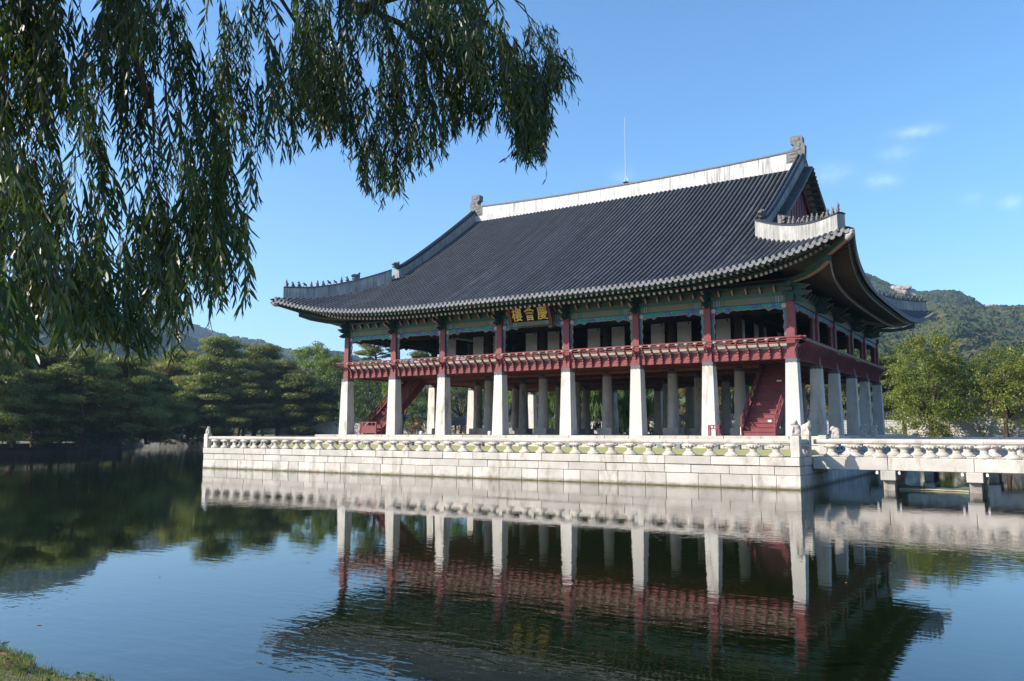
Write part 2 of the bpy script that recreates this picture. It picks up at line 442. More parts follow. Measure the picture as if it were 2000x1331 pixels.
# ---------------------------------------------------------------- mesh helpers
class MB:
    def __init__(s):
        s.v, s.f, s.mi = [], [], []
    def add(s, vs, fs, mi=0):
        b = len(s.v)
        s.v += [tuple(p) for p in vs]
        s.f += [tuple(i + b for i in f) for f in fs]
        s.mi += [mi] * len(fs)
        return s
    def box(s, x0, x1, y0, y1, z0, z1, mi=0):
        return s.add([(x0, y0, z0), (x1, y0, z0), (x1, y1, z0), (x0, y1, z0), (x0, y0, z1), (x1, y0, z1), (x1, y1, z1), (x0, y1, z1)],
                     [(0, 3, 2, 1), (4, 5, 6, 7), (0, 1, 5, 4), (1, 2, 6, 5), (2, 3, 7, 6), (3, 0, 4, 7)], mi)
    def cbox(s, x0, x1, y0, y1, z0, z1, c=.02, mi=0, jit=0):
        """A box with chamfered edges (44 triangles)."""
        vs, ix = [], {}
        for sx in (0, 1):
            for sy in (0, 1):
                for sz in (0, 1):
                    X, Y, Z = (x0, x1)[sx], (y0, y1)[sy], (z0, z1)[sz]
                    dx, dy, dz = (c, -c)[sx], (c, -c)[sy], (c, -c)[sz]
                    j = [(random.random() - .5) * jit for _ in range(3)]
                    for ax in range(3):
                        ix[sx, sy, sz, ax] = len(vs)
                        p = [X + j[0], Y + j[1], Z + j[2]]
                        if ax != 0: p[0] += dx
                        if ax != 1: p[1] += dy
                        if ax != 2: p[2] += dz
                        vs.append(p)
        fs = []
        def q(a, b, d, e, flip):
            fs.append((a, b, d, e) if not flip else (e, d, b, a))
        for k in (0, 1):
            g = lambda a, b: ix[k, a, b, 0]; q(g(0, 0), g(0, 1), g(1, 1), g(1, 0), k)
            g = lambda a, b: ix[a, k, b, 1]; q(g(0, 0), g(1, 0), g(1, 1), g(0, 1), k)
            g = lambda a, b: ix[a, b, k, 2]; q(g(0, 0), g(0, 1), g(1, 1), g(1, 0), k)
        for a in (0, 1):
            for b in (0, 1):
                fl = a ^ b
                q(ix[0, a, b, 1], ix[1, a, b, 1], ix[1, a, b, 2], ix[0, a, b, 2], not fl)
                q(ix[a, 0, b, 2], ix[a, 1, b, 2], ix[a, 1, b, 0], ix[a, 0, b, 0], not fl)
                q(ix[a, b, 0, 0], ix[a, b, 1, 0], ix[a, b, 1, 1], ix[a, b, 0, 1], not fl)
                for d in (0, 1):
                    t = (ix[a, b, d, 0], ix[a, b, d, 1], ix[a, b, d, 2])
                    fs.append(t if (a + b + d) % 2 else t[::-1])
        return s.add(vs, fs, mi)
    def tube(s, path, r, n=8, caps=True, mi=0, cap_mi=None, up=None):
        path = [Vector(p) for p in path]
        rs = r if isinstance(r, (list, tuple)) else [r] * len(path)
        vs, fs = [], []
        for i, p in enumerate(path):
            d = (path[min(i + 1, len(path) - 1)] - path[max(i - 1, 0)]).normalized()
            a = Vector(up) if up else (Vector((0, 0, 1)) if abs(d.z) < .9 else Vector((1, 0, 0)))
            x = d.cross(a).normalized(); y = x.cross(d).normalized()
            for k in range(n):
                t = 2 * math.pi * k / n
                vs.append(p + (x * math.cos(t) + y * math.sin(t)) * rs[i])
        for i in range(len(path) - 1):
            for k in range(n):
                a, b = i * n + k, i * n + (k + 1) % n
                fs.append((a, b, b + n, a + n))
        s.add(vs, fs, mi)
        if caps:
            L = len(path) - 1
            b0 = [tuple(v) for v in vs[:n]]; b1 = [tuple(v) for v in vs[L * n:]]
            s.add(b0, [tuple(range(n))[::-1]], mi if cap_mi is None else cap_mi)
            s.add(b1, [tuple(range(n))], mi if cap_mi is None else cap_mi)
        return s
    def lathe(s, prof, n=14, sx=1, sy=1, c=(0, 0, 0), mi=0):
        vs, fs = [], []
        for r, z in prof:
            for k in range(n):
                t = 2 * math.pi * k / n
                vs.append((c[0] + r * sx * math.cos(t), c[1] + r * sy * math.sin(t), c[2] + z))
        for i in range(len(prof) - 1):
            for k in range(n):
                a, b = i * n + k, i * n + (k + 1) % n
                fs.append((a, b, b + n, a + n))
        fs.append(tuple(range(n))[::-1]); fs.append(tuple(range((len(prof) - 1) * n, len(prof) * n)))
        return s.add(vs, fs, mi)
    def prism(s, poly, place, t0, t1, mi=0, side_mi=None):
        """Outline poly (a list of (a, b)) extruded between t0 and t1; place(a, b, t) gives the point."""
        n = len(poly)
        v0 = [place(a, b, t0) for a, b in poly]; v1 = [place(a, b, t1) for a, b in poly]
        s.add(v0 + v1, [tuple(range(n))[::-1], tuple(range(n, 2 * n))], mi)
        s.add(v0 + v1, [(i, (i + 1) % n, (i + 1) % n + n, i + n) for i in range(n)], mi if side_mi is None else side_mi)
        return s
    def ball(s, c, r, n=10, m=6, mi=0, rot=None):
        r = r if isinstance(r, (list, tuple)) else (r, r, r)
        vs = [(0, 0, -1)]
        for i in range(1, m):
            ph = -math.pi / 2 + math.pi * i / m
            for k in range(n):
                t = 2 * math.pi * k / n
                vs.append((math.cos(ph) * math.cos(t), math.cos(ph) * math.sin(t), math.sin(ph)))
        vs.append((0, 0, 1))
        fs = [(0, 1 + (k + 1) % n, 1 + k) for k in range(n)]
        for i in range(m - 2):
            for k in range(n):
                a, b = 1 + i * n + k, 1 + i * n + (k + 1) % n
                fs.append((a, b, b + n, a + n))
        t = len(vs) - 1
        fs += [(t, 1 + (m - 2) * n + k, 1 + (m - 2) * n + (k + 1) % n) for k in range(n)]
        out = []
        for v in vs:
            p = Vector((v[0] * r[0], v[1] * r[1], v[2] * r[2]))
            if rot is not None: p = rot @ p
            out.append((p.x + c[0], p.y + c[1], p.z + c[2]))
        return s.add(out, fs, mi)
    def mesh(s, name, mats, smooth=False):
        me = bpy.data.meshes.new(name)
        me.from_pydata(s.v, [], s.f)
        for m in (mats if isinstance(mats, (list, tuple)) else [mats]): me.materials.append(m)
        if any(s.mi): me.polygons.foreach_set('material_index', s.mi)
        if smooth: me.polygons.foreach_set('use_smooth', [True] * len(s.f))
        me.update()
        return me

def link(name, me, parent=None, loc=(0, 0, 0), rz=0.0, scale=None, rot=None):
    o = bpy.data.objects.new(name, me)
    o.location = loc
    o.rotation_euler = rot if rot is not None else (0, 0, rz)
    if scale is not None: o.scale = scale if isinstance(scale, (tuple, list)) else (scale,) * 3
    if parent is not None:
        o.parent = parent
        o.matrix_parent_inverse = world_of(parent).inverted()
    col.objects.link(o)
    return o
def world_of(o):
    m = Matrix.LocRotScale(o.location, o.rotation_euler, o.scale)
    if o.parent is not None: m = world_of(o.parent) @ o.matrix_parent_inverse @ m
    return m
def part(name, mb, mats, parent, smooth=False, **kw):
    return link(name, mb.mesh(name, mats, smooth), parent, **kw)
def thing(name, loc, label, cat, group=None, me=None, rz=0):
    o = link(name, me, None, loc, rz)
    return tag(o, label, cat, group)
def tag(o, label, cat, group=None):
    o['label'] = label; o['category'] = cat
    if group: o['group'] = group
    return o
def structure(name, me, loc=(0, 0, 0)):
    o = link(name, me, None, loc); o['kind'] = 'structure'; return o
def np_mesh(name, verts, faces, mat, smooth=False):
    """verts (n,3), faces (m,k) arrays."""
    me = bpy.data.meshes.new(name)
    n, k = faces.shape
    me.vertices.add(len(verts)); me.vertices.foreach_set('co', np.ascontiguousarray(verts, dtype=np.float32).ravel())
    me.loops.add(n * k); me.loops.foreach_set('vertex_index', np.ascontiguousarray(faces, dtype=np.int32).ravel())
    me.polygons.add(n); me.polygons.foreach_set('loop_start', np.arange(0, n * k, k, dtype=np.int32))
    try: me.polygons.foreach_set('loop_total', np.full(n, k, dtype=np.int32))
    except Exception: pass
    for m in (mat if isinstance(mat, list) else [mat]): me.materials.append(m)
    if smooth: me.polygons.foreach_set('use_smooth', np.ones(n, dtype=bool))
    me.update(calc_edges=True)
    return me
def copy_tree(o, parent=None):
    c = o.copy(); col.objects.link(c)
    if parent is not None: c.parent = parent
    for ch in o.children: copy_tree(ch, c)
    return c
def clamp(x, a=0., b=1.): return max(a, min(b, x))

# ================================================================ SETTING
# water, ground with the pond's hole in it, near bank
PX0, PX1, PY0, PY1, GZ = -133.0, 62.0, -44.9, 46.0, 1.3
w = MB(); w.add([(PX0 - 3, PY0 - 3, 0), (PX1 + 3, PY0 - 3, 0), (PX1 + 3, PY1 + 3, 0), (PX0 - 3, PY1 + 3, 0)], [(0, 1, 2, 3)])
structure('pond_water', w.mesh('pond_water', M['water']))
gx = [-2500, -600, PX0 - .6, PX1 + .6, 400, 900]; gy = [-700, -300, PY0 - 1.0, PY1 + .6, 600, 2200]
g = MB()
for i in range(5):
    for j in range(5):
        if i == 2 and j == 2: continue
        g.add([(gx[i], gy[j], GZ), (gx[i + 1], gy[j], GZ), (gx[i + 1], gy[j + 1], GZ), (gx[i], gy[j + 1], GZ)], [(0, 1, 2, 3)])
structure('ground', g.mesh('ground', M['ground']))

# ================================================================ THE PAVILION
XS = [-34.4, -29.52, -24.86, -19.90, -14.55, -9.56, -4.89, 0.0]
YS = [0.0, 5.85, 11.04, 17.13, 22.32, 28.17]
XM, YM = -17.2, 14.085
PLZ, ZF, ZRT = 2.48, 6.85, 10.13       # plinth top, foot of the upper storey, top of the red posts
pav = thing('pavilion', (XM, YM, PLZ), 'large two-storey timber pavilion on tall white stone pillars under a dark tiled roof', 'pavilion')

# stone pillars: square ones round the outside, round ones on square blocks within
b = MB()
def ring(h, z): return [(-h, -h, z), (h, -h, z), (h, h, z), (-h, h, z)]
b.add(ring(.43, 0) + ring(.385, 1.8) + ring(.322, 4.17), [(0, 1, 5, 4), (1, 2, 6, 5), (2, 3, 7, 6), (3, 0, 4, 7), (4, 5, 9, 8), (5, 6, 10, 9), (6, 7, 11, 10), (7, 4, 8, 11), (0, 3, 2, 1), (8, 9, 10, 11)])
sq_col = b.mesh('square_pillar', M['column'])
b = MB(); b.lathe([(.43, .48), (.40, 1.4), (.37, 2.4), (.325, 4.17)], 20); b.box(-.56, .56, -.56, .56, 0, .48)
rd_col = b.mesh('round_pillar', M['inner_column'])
b = MB()
for k in range(8):                      # ragged lower edge of the dark paint band
    a0, a1 = -.326 + k * .0815, -.326 + (k + 1) * .0815
    d = .025 * math.sin(k * 2.1) + .02
    for q in range(4):
        c, s_ = [(1, 0), (0, 1), (-1, 0), (0, -1)][q]
        P = lambda x, y, z: (x * c - y * s_, x * s_ + y * c, z)
        b.add([P(a0, -.327, 4.16 - d), P(a1, -.327, 4.16 - d), P(a1, -.327, 4.37), P(a0, -.327, 4.37)], [(0, 1, 2, 3)])
b.box(-.326, .326, -.326, .326, 4.168, 4.37)
collar = b.mesh('paint_collar', M['collar'])
b = MB(); b.lathe([(.33, 4.168), (.33, 4.37)], 20); collar_r = b.mesh('round_paint_collar', M['collar'])
b = MB(); b.box(-.24, .24, -.24, .24, 0, 1.3)
b.add(ring(.225, 1.3) + ring(.205, ZRT - ZF + .02), [(0, 1, 5, 4), (1, 2, 6, 5), (2, 3, 7, 6), (3, 0, 4, 7), (4, 5, 6, 7)])
post_me = b.mesh('red_post', M['red'])
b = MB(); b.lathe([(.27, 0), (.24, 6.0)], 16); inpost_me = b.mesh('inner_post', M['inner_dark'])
outer = []
for i, x in enumerate(XS):
    for j, y in enumerate(YS):
        out = i in (0, 7) or j in (0, 5)
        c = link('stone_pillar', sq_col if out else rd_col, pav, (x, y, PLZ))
        link('paint_collar', collar if out else collar_r, c, (x, y, PLZ))
        if out: link('timber_post', post_me, pav, (x, y, ZF)); outer.append((i, j))
        else: link('timber_post', inpost_me, pav, (x, y, ZF))

SIDES = [  # (name, angle, origin, bay offsets along the side)
    ('front', 0, (XS[0], 0), [x - XS[0] for x in XS]),
    ('east', 90, (0, 0), YS),
    ('north', 180, (0, YS[-1]), [-x for x in XS[::-1]]),
    ('west', 270, (XS[0], YS[-1]), [YS[-1] - y for y in YS[::-1]])]
def side_pt(sd, a, o, z):
    t = R_(sd[1]); c, s_ = math.cos(t), math.sin(t)
    return (sd[2][0] + a * c + o * s_, sd[2][1] + a * s_ - o * c, z)

# floor: deck, brown timbers seen from beneath
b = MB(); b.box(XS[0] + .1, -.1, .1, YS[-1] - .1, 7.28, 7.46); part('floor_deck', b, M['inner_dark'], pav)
for y in YS:
    b = MB(); b.box(XS[0] + .2, -.2, y - (.17 if y > 0 else -.02), y + (.17 if y < 28 else -.02), 6.86, 7.2); part('floor_girder', b, M['under'], pav)
for k in range(57):
    x = XS[0] + .45 + k * (33.5 / 56)
    for j in range(5):
        b = MB(); b.box(x - .09, x + .09, YS[j] + .18, YS[j + 1] - .18, 6.98, 7.2)
        part('floor_joist', b, M['under'], pav)
b = MB(); b.box(XS[0] + .15, -.15, .15, YS[-1] - .15, 7.21, 7.27); part('underfloor_boarding', b, M['under'], pav)

# one balcony baluster: a scalloped bracket with a pale lotus cap on its head (local: x along, -y outward, z from 6.85)
prof = [(-.02, .04), (-.09, .03), (-.13, .11), (-.10, .19), (-.17, .26), (-.14, .35), (-.22, .43), (-.20, .52), (-.31, .60), (-.30, .69), (-.44, .77), (-.45, .85), (-.58, .91), (-.615, 1.10),
        (-.545, 1.10), (-.535, .98), (-.42, .93), (-.28, .84), (-.14, .72), (-.02, .66)]
b = MB(); b.prism(prof, lambda a, c_, t: (t, a, c_), -.038, .038); bal_me = b.mesh('bracket_baluster', M['red'])
b = MB(); b.lathe([(.02, 1.02), (.06, 1.05), (.125, 1.09), (.145, 1.125), (.07, 1.15)], 10, 1.0, .8, (0, -.58, 0)); cap_me = b.mesh('lotus_cap', M['lotus'], True)

def valance(sd, a0, a1):
    """The cut fretwork hung under the lintel and down both posts of one bay."""
    L = a1 - a0
    zt = ZRT - .005
    n = 24
    def depth(t):            # t 0..1 across the bay
        e = abs(t - .5) * 2
        return .23 + .045 * math.sin(e * 8) ** 2 + .03 * math.sin(e * 23) + .16 * max(0, e - .35) ** 1.2 + (.06 if .5 < e < .62 else 0)
    low = [(a0 + .40 + (L - .80) * k / n, zt - depth(k / n) * 1.15) for k in range(n + 1)]
    leg = lambda z: .19 + .035 * math.sin(z * 11) + .015 * math.sin(z * 29) + .06 * clamp((z - 9.2) / .8)
    zs = [8.15 + (zt - .42 - 8.15) * k / 14 for k in range(15)]
    w0 = [(a0 + .215 + leg(z) * (1 if k else .5), z) for k, z in enumerate(zs)]
    w1 = [(a1 - .215 - leg(z) * (1 if k else .5), z) for k, z in enumerate(zs)]
    b = MB()
    # strips rather than one concave face
    def quad(p, q, r, s_):
        for o in (.05, -.03):
            b.add([side_pt(sd, a, o, z) for a, z in (p, q, r, s_)], [(0, 1, 2, 3)], 0)
    for k in range(len(w0) - 1):
        quad((a0 + .215, w0[k][1]), w0[k], w0[k + 1], (a0 + .215, w0[k + 1][1]))
        quad((a1 - .215, w1[k][1]), w1[k], w1[k + 1], (a1 - .215, w1[k + 1][1]))
    full = [(a0 + .215, w0[-1][1])] + [w0[-1]] + low + [w1[-1]] + [(a1 - .215, w1[-1][1])]
    for k in range(len(full) - 1):
        quad(full[k], full[k + 1], (full[k + 1][0], zt), (full[k][0], zt))
    edge = w0 + low + w1[::-1]
    for k in range(len(edge) - 1):      # the pale pink cut edge
        (p0, z0), (p1, z1) = edge[k], edge[k + 1]
        b.add([side_pt(sd, p0, .056, z0), side_pt(sd, p1, .056, z1), side_pt(sd, p1, -.036, z1), side_pt(sd, p0, -.036, z0)], [(0, 1, 2, 3)], 1)
        d = Vector((p1 - p0, z1 - z0)); d.normalize(); nx, nz = -d.y * .028, d.x * .028
        b.add([side_pt(sd, p0, .056, z0), side_pt(sd, p1, .056, z1), side_pt(sd, p1 + nx, .056, z1 + nz), side_pt(sd, p0 + nx, .056, z0 + nz)], [(0, 1, 2, 3)], 1)
    o = part('fretwork_valance', b, [M['valance'], M['pink']], pav)
    for a in (a0 + .36, a1 - .36):
        b = MB(); b.tube([side_pt(sd, a, .02, zt - .20), side_pt(sd, a, .085, zt - .20)], .15, 8)
        part('corner_flower', b, M['boss'], o)

brk = [(.45, 10.15), (-.25, 10.15), (-.62, 10.02), (-.98, 10.12), (-.72, 10.30), (-.45, 10.42), (-.75, 10.44), (-1.18, 10.66), (-.85, 10.74), (-.55, 10.76), (-.80, 10.84), (-1.05, 11.02), (-.6, 11.16), (.45, 11.3)]
def bracket_mesh():
    b = MB()
    b.prism(brk, lambda a, c_, t: (t, a, c_), -.11, .11)
    for y0, z0, y1, z1 in ((-.66, 10.035, -.99, 10.13), (-.78, 10.465, -1.19, 10.67), (-.82, 10.86, -1.07, 11.03)):   # salmon noses
        b.add([(-.06, y0, z0 - .012), (.06, y0, z0 - .012), (.06, y1 - .01, z1 - .012), (-.06, y1 - .01, z1 - .012), (-.06, y0, z0 + .06), (.06, y0, z0 + .06), (.06, y1, z1 + .02), (-.06, y1, z1 + .02)],
              [(0, 1, 2, 3), (0, 1, 5, 4), (1, 2, 6, 5), (2, 3, 7, 6), (3, 0, 4, 7), (4, 5, 6, 7)], 1)
    b.box(-.30, .30, -.24, .24, 10.16, 10.52)
    b.box(-.42, .42, -.20, .22, 10.74, 10.94)
    return b.mesh('eave_bracket', [M['bracket'], M['pink']])
brk_me = bracket_mesh()
b = MB(); b.prism([(.1, 10.72), (-.16, 10.72), (-.36, 10.95), (-.30, 11.06), (.1, 11.06)], lambda a, c_, t: (t, a, c_), -.05, .05)
b.add([(-.05, -.165, 10.72), (.05, -.165, 10.72), (.05, -.37, 10.95), (-.05, -.37, 10.95), (.05, -.31, 11.06), (-.05, -.31, 11.06)], [(0, 1, 2, 3), (3, 2, 4, 5)], 1)
nose_me = b.mesh('bracket_nose', [M['bracket'], M['pink']])

for sd in SIDES:
    name, ang, org, A = sd
    rz = R_(ang)
    shown = name != 'north'
    for k in range(len(A) - 1):
        a0, a1 = A[k], A[k + 1]
        def slab(nm, mat, o0, o1, z0, z1, e=.235):
            b = MB()
            p, q = side_pt(sd, a0 + e, o0, 0), side_pt(sd, a1 - e, o1, 0)
            c0 = Vector(((p[0] + q[0]) / 2, (p[1] + q[1]) / 2, 0))
            b.box(-(a1 - a0) / 2 + e, (a1 - a0) / 2 - e, -(o1 - o0) / 2, (o1 - o0) / 2, z0, z1)
            return part(nm, b, mat, pav, loc=c0, rz=rz)
        # red panel of three boards, cream strip, kerb rail
        for zz0, zz1, oo in ((6.87, 7.065, .10), (7.07, 7.265, .104), (7.27, 7.455, .10)):
            slab('panel_board', M['red'], oo - .09, oo, zz0, zz1)
        slab('cream_strip', M['cream'], .0, .085, 7.458, 7.78)
        slab('balcony_sill', M['red'], -.02, .12, 7.783, 7.85)
        slab('lintel', M['lintel'], -.12, .16, 10.14, 10.50, .21)
        slab('scroll_band', M['scroll'], -.10, .10, 10.505, 10.78, .21)
        slab('upper_beam', M['green_dark'], -.12, .15, 10.785, 11.02, .21)
        valance(sd, a0, a1)
        if shown:
            n = max(1, round((a1 - a0) / .61))
            for q in range(1, n + 1):
                a = a0 + (a1 - a0) * q / n
                if a > A[-1] - .01: continue
                bl = link('baluster', bal_me, pav, side_pt(sd, a, .10, ZF), rz)
                link('lotus_cap', cap_me, bl, side_pt(sd, a, .10, ZF), rz)
            n = round((a1 - a0) / .80)
            for q in range(1, n):
                link('bracket_nose', nose_me, pav, side_pt(sd, a0 + (a1 - a0) * q / n, .10, 0), rz)
    for a in A[:-1]:
        link('eave_bracket', brk_me, pav, side_pt(sd, a, 0, 0), rz)
    ext = .75
    b = MB(); b.tube([side_pt(sd, A[0] - ext - .2, .68, 8.03), side_pt(sd, A[-1] + ext + .2, .68, 8.03)], .055, 10); part('handrail', b, M['red'], pav, True)
    b = MB(); b.tube([side_pt(sd, A[0] - ext, .66, 7.90), side_pt(sd, A[-1] + ext, .66, 7.90)], .03, 6); part('lower_rail', b, M['red'], pav)
    b = MB(); b.tube([side_pt(sd, A[0] - .4, .02, 11.16), side_pt(sd, A[-1] + .4, .02, 11.16)], .17, 12); part('eave_purlin', b, M['bracket'], pav, True)
    if name in ('front', 'east', 'west'):   # corner baluster set diagonally
        bl = link('baluster', bal_me, pav, side_pt(sd, A[-1] + .1, .12, ZF), rz + R_(45)); link('lotus_cap', cap_me, bl, side_pt(sd, A[-1] + .1, .12, ZF), rz + R_(45))

# the hall within: ceiling, inner beams, hinged paper doors flanking the inner posts
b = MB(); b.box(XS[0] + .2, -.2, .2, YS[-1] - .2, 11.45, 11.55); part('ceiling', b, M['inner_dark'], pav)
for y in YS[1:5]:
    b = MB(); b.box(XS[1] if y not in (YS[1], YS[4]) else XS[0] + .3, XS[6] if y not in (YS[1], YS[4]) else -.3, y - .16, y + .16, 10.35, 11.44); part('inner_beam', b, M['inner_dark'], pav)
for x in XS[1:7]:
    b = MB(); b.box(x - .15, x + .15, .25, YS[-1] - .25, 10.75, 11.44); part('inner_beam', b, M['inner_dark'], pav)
b = MB()
b.box(0, 1.0, -.02, .02, 7.5, 10.30)
for z in (7.5, 10.22): b.box(0, 1.0, -.028, .028, z, z + .09, 1)
b.box(.78, .86, -.035, -.02, 10.05, 10.2, 1)
leaf_me = b.mesh('door_leaf', [M['paper'], M['inner_dark']])
def leaf(x, y, rz): link('door_leaf', leaf_me, pav, (x, y, 0), rz)
for x in XS[1:7]:
    for y, s_ in ((YS[1], 1), (YS[4], -1)):
        if x != XS[6]: leaf(x + .42, y, 0)
        if x != XS[1]: leaf(x - 1.52, y, 0)
for x in (XS[1], XS[6]):
    for y in YS[1:5]:
        if y < YS[4]: leaf(x, y + .42, R_(90))
        if y > YS[1]: leaf(x, y - 1.52, R_(90))

# ---------------------------------------------------------------- roof
OV, OC = 3.45, 4.30            # eave overhang at mid-side and at the corners
ZE, ZR = 11.33, 22.25
LIFT = 2.23
def corner_w(a): return max(0., 1 - a / 19.5) ** 4        # a: distance from the corner measured along the eave
def front_lat(x): return max(0., (17.2 + OC) - abs(x - XM))
def side_lat(y): return max(0., (YM + OC) - abs(y - YM))
def z_base(d):
    t = d / (YM + OV)
    return ZE + (ZR - ZE) * t - .40 * 4 * t * (1 - t) * (1 if t > 0 else .2)
def surf(d, lat):
    """Height of the roof at distance d in from the mid-side eave line and lat along the eave from the corner."""
    t = clamp(d / (YM + OV))
    return z_base(d) + LIFT * corner_w(lat) * max(0., 1 - t * 1.9) ** 1.3
def z_front(x, y): return surf(y + OV, front_lat(x))
def z_side(x, y): return surf(OV - x, side_lat(y))
def eave_y(x): return -(OV + (OC - OV) * corner_w(front_lat(x)))
def eave_x(y): return OV + (OC - OV) * corner_w(side_lat(y))
XG, XV = -2.6, -1.5            # gable wall plane, outer edge of the verge
def front_top(x):              # y where a front tile course ends: at the hip, or under the main ridge
    if x > XV: return -x - .05
    if x < XS[0] - XV: return x - XS[0] - .05
    return YM - .2
def side_top(y):               # x where an east tile course ends: at the hip, or against the gable
    return max(-min(y, YS[-1] - y) - .05, XG + .02)

SP = .365
def row_mesh(P, name, r=.122):
    """A course of convex tiles laid end to end along the points P, each tile a little wider at its lower end."""
    n = 6
    vs, fs = [], []
    L = len(P)
    for i in range(L):
        p = Vector(P[i])
        d = (Vector(P[min(i + 1, L - 1)]) - Vector(P[max(i - 1, 0)])).normalized()
        side = Vector((d.y, -d.x, 0)).normalized() if abs(d.x) + abs(d.y) > 1e-6 else Vector((1, 0, 0))
        up = side.cross(d).normalized()
        if up.z < 0: up = -up
        for rr, sh in ((r * .93, 0), (r * 1.07, .012)):
            for k in range(n + 1):
                t = math.pi * k / n
                vs.append(p + side * math.cos(t) * rr + up * (math.sin(t) * rr * 1.1 - .005) + d * sh)
    m = n + 1
    for i in range(2 * L - 1):
        for k in range(n):
            fs.append((i * m + k, i * m + k + 1, (i + 1) * m + k + 1, (i + 1) * m + k))
    b = MB(); b.add(vs, fs); b.add([vs[k] for k in range(m)], [tuple(range(m))])
    return b.mesh(name, M['tile'], True)
def eave_tile_mesh():
    """Round end tile with the crescent drip tile beside it (local: x along the eave, -y outward)."""
    b = MB()
    b.tube([(0, -.05, .06), (0, .06, .07)], .120, 12)
    b.tube([(0, -.058, .06), (0, -.05, .06)], .085, 10)
    arc = [(SP / 2 + .145 * math.cos(t), -.02 - .15 * math.sin(t)) for t in [math.pi * k / 8 for k in range(9)]]
    arc = [(SP / 2 - .145, .02)] + arc[::-1] + [(SP / 2 + .145, .02)]
    b.prism(arc, lambda a, c_, t: (a, t, c_), -.035, .01)
    return b.mesh('eave_tile', M['tile_end'])
et_me = eave_tile_mesh()

def slope_surface(name, pts_rows, mat):
    b = MB(); m = len(pts_rows[0])
    b.add([p for r in pts_rows for p in r], [(i * m + k, (i + 1) * m + k, (i + 1) * m + k + 1, i * m + k + 1) for i in range(len(pts_rows) - 1) for k in range(m - 1)])
    return part(name, b, mat, pav)
def course_front(x, back=False):
    y0, y1 = eave_y(x), front_top(x)
    if y1 - y0 < .25: return None
    n = max(2, int((y1 - y0) / .34) + 1)
    return [(x, y0 + (y1 - y0) * k / (n - 1), z_front(x, y0 + (y1 - y0) * k / (n - 1))) for k in range(n)]
def course_side(y):
    x0, x1 = eave_x(y), side_top(y)
    if x0 - x1 < .25: return None
    n = max(2, int((x0 - x1) / .34) + 1)
    return [(x0 + (x1 - x0) * k / (n - 1), y, z_side(x0 + (x1 - x0) * k / (n - 1), y)) for k in range(n)]

nF = int((34.4 + 2 * OC - .25) / SP)
for k in range(nF + 1):
    x = XM + (k - nF / 2) * SP
    P = course_front(x)
    if not P: continue
    link('tile_course', row_mesh(P, 'tile_course'), pav)
    yy = eave_y(x); sl = (eave_y(x + .1) - eave_y(x - .1)) / .2; slz = (z_front(x + .1, eave_y(x + .1)) - z_front(x - .1, eave_y(x - .1))) / .2
    link('eave_tile', et_me, pav, (x, yy, P[0][2]), rot=(0, -math.atan(slz), math.atan(sl)))
nS = int((YS[-1] + 2 * OC - .25) / SP)
for k in range(nS + 1):
    y = YM + (k - nS / 2) * SP
    P = course_side(y)
    if not P: continue
    link('tile_course', row_mesh(P, 'tile_course'), pav)
    xx = eave_x(y); sl = (eave_x(y + .1) - eave_x(y - .1)) / .2; slz = (z_side(eave_x(y + .1), y + .1) - z_side(eave_x(y - .1), y - .1)) / .2
    link('eave_tile', et_me, pav, (xx, y, P[0][2]), rot=(0, -math.atan(slz), R_(90) - math.atan(sl)))
# pan tiles between the courses: one stepped sheet per slope
def pan_rows_front():
    rows = []
    for k in range(-2, 4 * nF + 3):
        x = XM + (k / 4 - nF / 2) * SP
        y0, y1 = eave_y(x), max(front_top(x) + .12, eave_y(x) + .05)
        dip = (-.04, -.065, -.085, -.065)[k % 4]
        rows.append([(x, y0 + (y1 - y0) * q / 40 + .01, z_front(x, y0 + (y1 - y0) * q / 40) + dip) for q in range(41)])
    return rows
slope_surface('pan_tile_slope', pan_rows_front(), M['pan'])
def pan_rows_side():
    rows = []
    for k in range(-2, 4 * nS + 3):
        y = YM + (k / 4 - nS / 2) * SP
        x0, x1 = eave_x(y), min(side_top(y) - .12, eave_x(y) - .05)
        dip = (-.04, -.065, -.085, -.065)[k % 4]
        rows.append([(x0 + (x1 - x0) * q / 24 - .01, y, z_side(x0 + (x1 - x0) * q / 24, y) + dip) for q in range(25)])
    return rows
ps = pan_rows_side()
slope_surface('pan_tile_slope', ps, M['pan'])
slope_surface('pan_tile_slope', [[(x, 2 * YM - y, z) for x, y, z in r] for r in pan_rows_front()[::4]], M['tile'])
slope_surface('pan_tile_slope', [[(2 * XM - x, y, z) for x, y, z in r] for r in ps[::4]], M['tile'])

